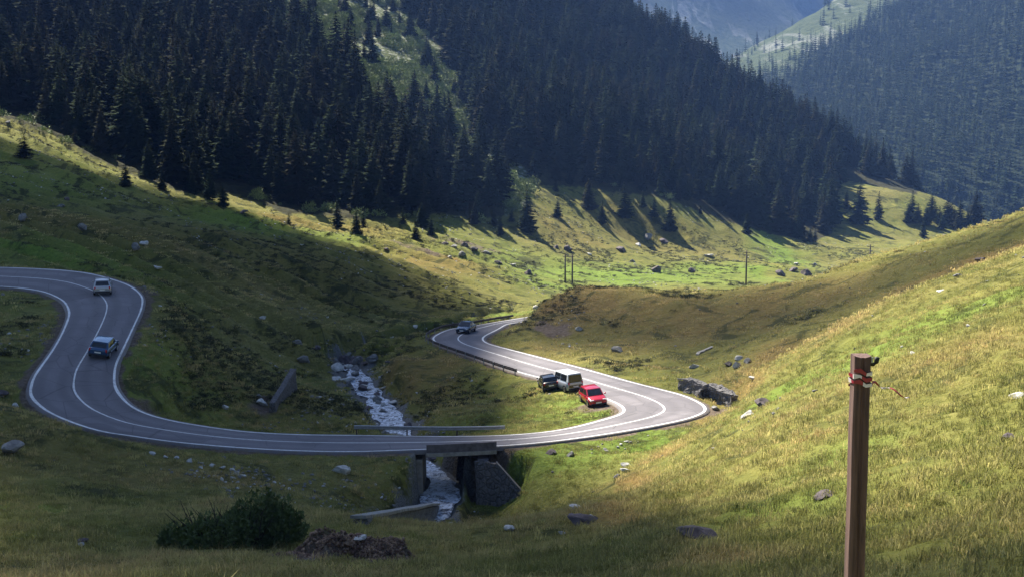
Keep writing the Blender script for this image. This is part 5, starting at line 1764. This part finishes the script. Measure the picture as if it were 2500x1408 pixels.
def shade_cloud(poly_px, base, thick, dens, soft, seed):
    pts = []
    for u, v in poly_px:
        h = hit(u, v)
        if h is None: continue
        k = (base - h[2]) / S.z
        pts.append((h[0] + S.x * k, h[1] + S.y * k))
    pts = np.array(pts)
    st = 4.0
    xs = np.arange(pts[:, 0].min() - 30, pts[:, 0].max() + 30, st); ys = np.arange(pts[:, 1].min() - 30, pts[:, 1].max() + 30, st)
    X, Y = np.meshgrid(xs, ys)
    wx_ = (X + 9 * fbm(X / 22, Y / 22, 4, seed)).ravel(); wy_ = (Y + 9 * fbm(X / 22 + 7, Y / 22, 4, seed + 3)).ravel()
    ins = in_poly(wx_, wy_, pts)
    d = np.full(len(wx_), 1e9)
    for i in range(len(pts)):
        a_ = pts[i]; b_ = pts[(i + 1) % len(pts)]; ab = b_ - a_
        t = np.clip(((wx_ - a_[0]) * ab[0] + (wy_ - a_[1]) * ab[1]) / (ab @ ab), 0, 1)
        d = np.minimum(d, np.hypot(wx_ - a_[0] - t * ab[0], wy_ - a_[1] - t * ab[1]))
    sd_ = np.where(ins, d, -d)
    body = sstep(-soft, soft, sd_)
    puff = body * (0.55 + 0.45 * fbm(X.ravel() / 30, Y.ravel() / 30, 4, seed + 5))
    top = base + 1 + thick * puff; bot = base - 0.12 * thick * body
    n_ = X.size
    ii = np.arange(n_).reshape(X.shape)
    q = np.stack([ii[:-1, :-1], ii[:-1, 1:], ii[1:, 1:], ii[1:, :-1]], -1).reshape(-1, 4)
    q = q[(body[q] > 0.02).any(1)]
    # keep only used vertices; close the rim with side faces
    e = np.concatenate([q[:, [0, 1]], q[:, [1, 2]], q[:, [2, 3]], q[:, [3, 0]]])
    key = np.sort(e, 1); kk = key[:, 0].astype(np.int64) * n_ + key[:, 1]
    _, inv, cnt = np.unique(kk, return_inverse=True, return_counts=True)
    rim = e[cnt[inv] == 1]
    F = np.vstack([q, q[:, ::-1] + n_, np.stack([rim[:, 1], rim[:, 0], rim[:, 0] + n_, rim[:, 1] + n_], 1)])
    V_ = np.vstack([np.stack([X.ravel(), Y.ravel(), top], 1), np.stack([X.ravel(), Y.ravel(), bot], 1)])
    u_, inv = np.unique(F.ravel(), return_inverse=True)
    me = np_mesh("shade_cloud", V_[u_], inv.reshape(-1, 4))
    put_attr(me, "cover", np.concatenate([body, body])[u_] * dens)
    m, nt_, b = mat_new("shade_cloud_sheet")
    b.inputs["Base Color"].default_value = (.9, .9, .92, 1); b.inputs["Roughness"].default_value = 1.0; b.inputs["Specular IOR Level"].default_value = 0
    nt_.links.new(attr(nt_, "cover"), b.inputs["Alpha"])
    o = link("shade_cloud", me, m, smooth=True); setp(o, kind="structure")
    return o


for c_ in SHADE_CLOUDS: shade_cloud(*c_)

if HAZE:
    hm = bpy.data.materials.new("hazy_air"); hm.use_nodes = True
    hn = hm.node_tree; hn.nodes.clear()
    out = hn.nodes.new("ShaderNodeOutputMaterial"); pv = hn.nodes.new("ShaderNodeVolumePrincipled")
    pv.inputs["Color"].default_value = (0.24, 0.44, 1.0, 1); pv.inputs["Density"].default_value = HAZE; pv.inputs["Anisotropy"].default_value = 0.1
    hn.links.new(pv.outputs[0], out.inputs["Volume"])
    hb = MB(); hb.hexa([(-1200, -70, -95), (1500, -70, -95), (1500, 3000, -95), (-1200, 3000, -95), (-1200, -70, 420), (1500, -70, 420), (1500, 3000, 420), (-1200, 3000, 420)])
    haze = hb.build("haze", hm); setp(haze, kind="stuff")

scene.view_settings.view_transform = 'Standard'; scene.view_settings.look = 'None'
scene.view_settings.exposure = EXPOSURE; scene.view_settings.gamma = 1.0
scene.cycles.use_denoising = True
scene.cycles.max_bounces = 6; scene.cycles.diffuse_bounces = 2; scene.cycles.glossy_bounces = 2; scene.cycles.transparent_max_bounces = 12
scene.cycles.volume_bounces = 0
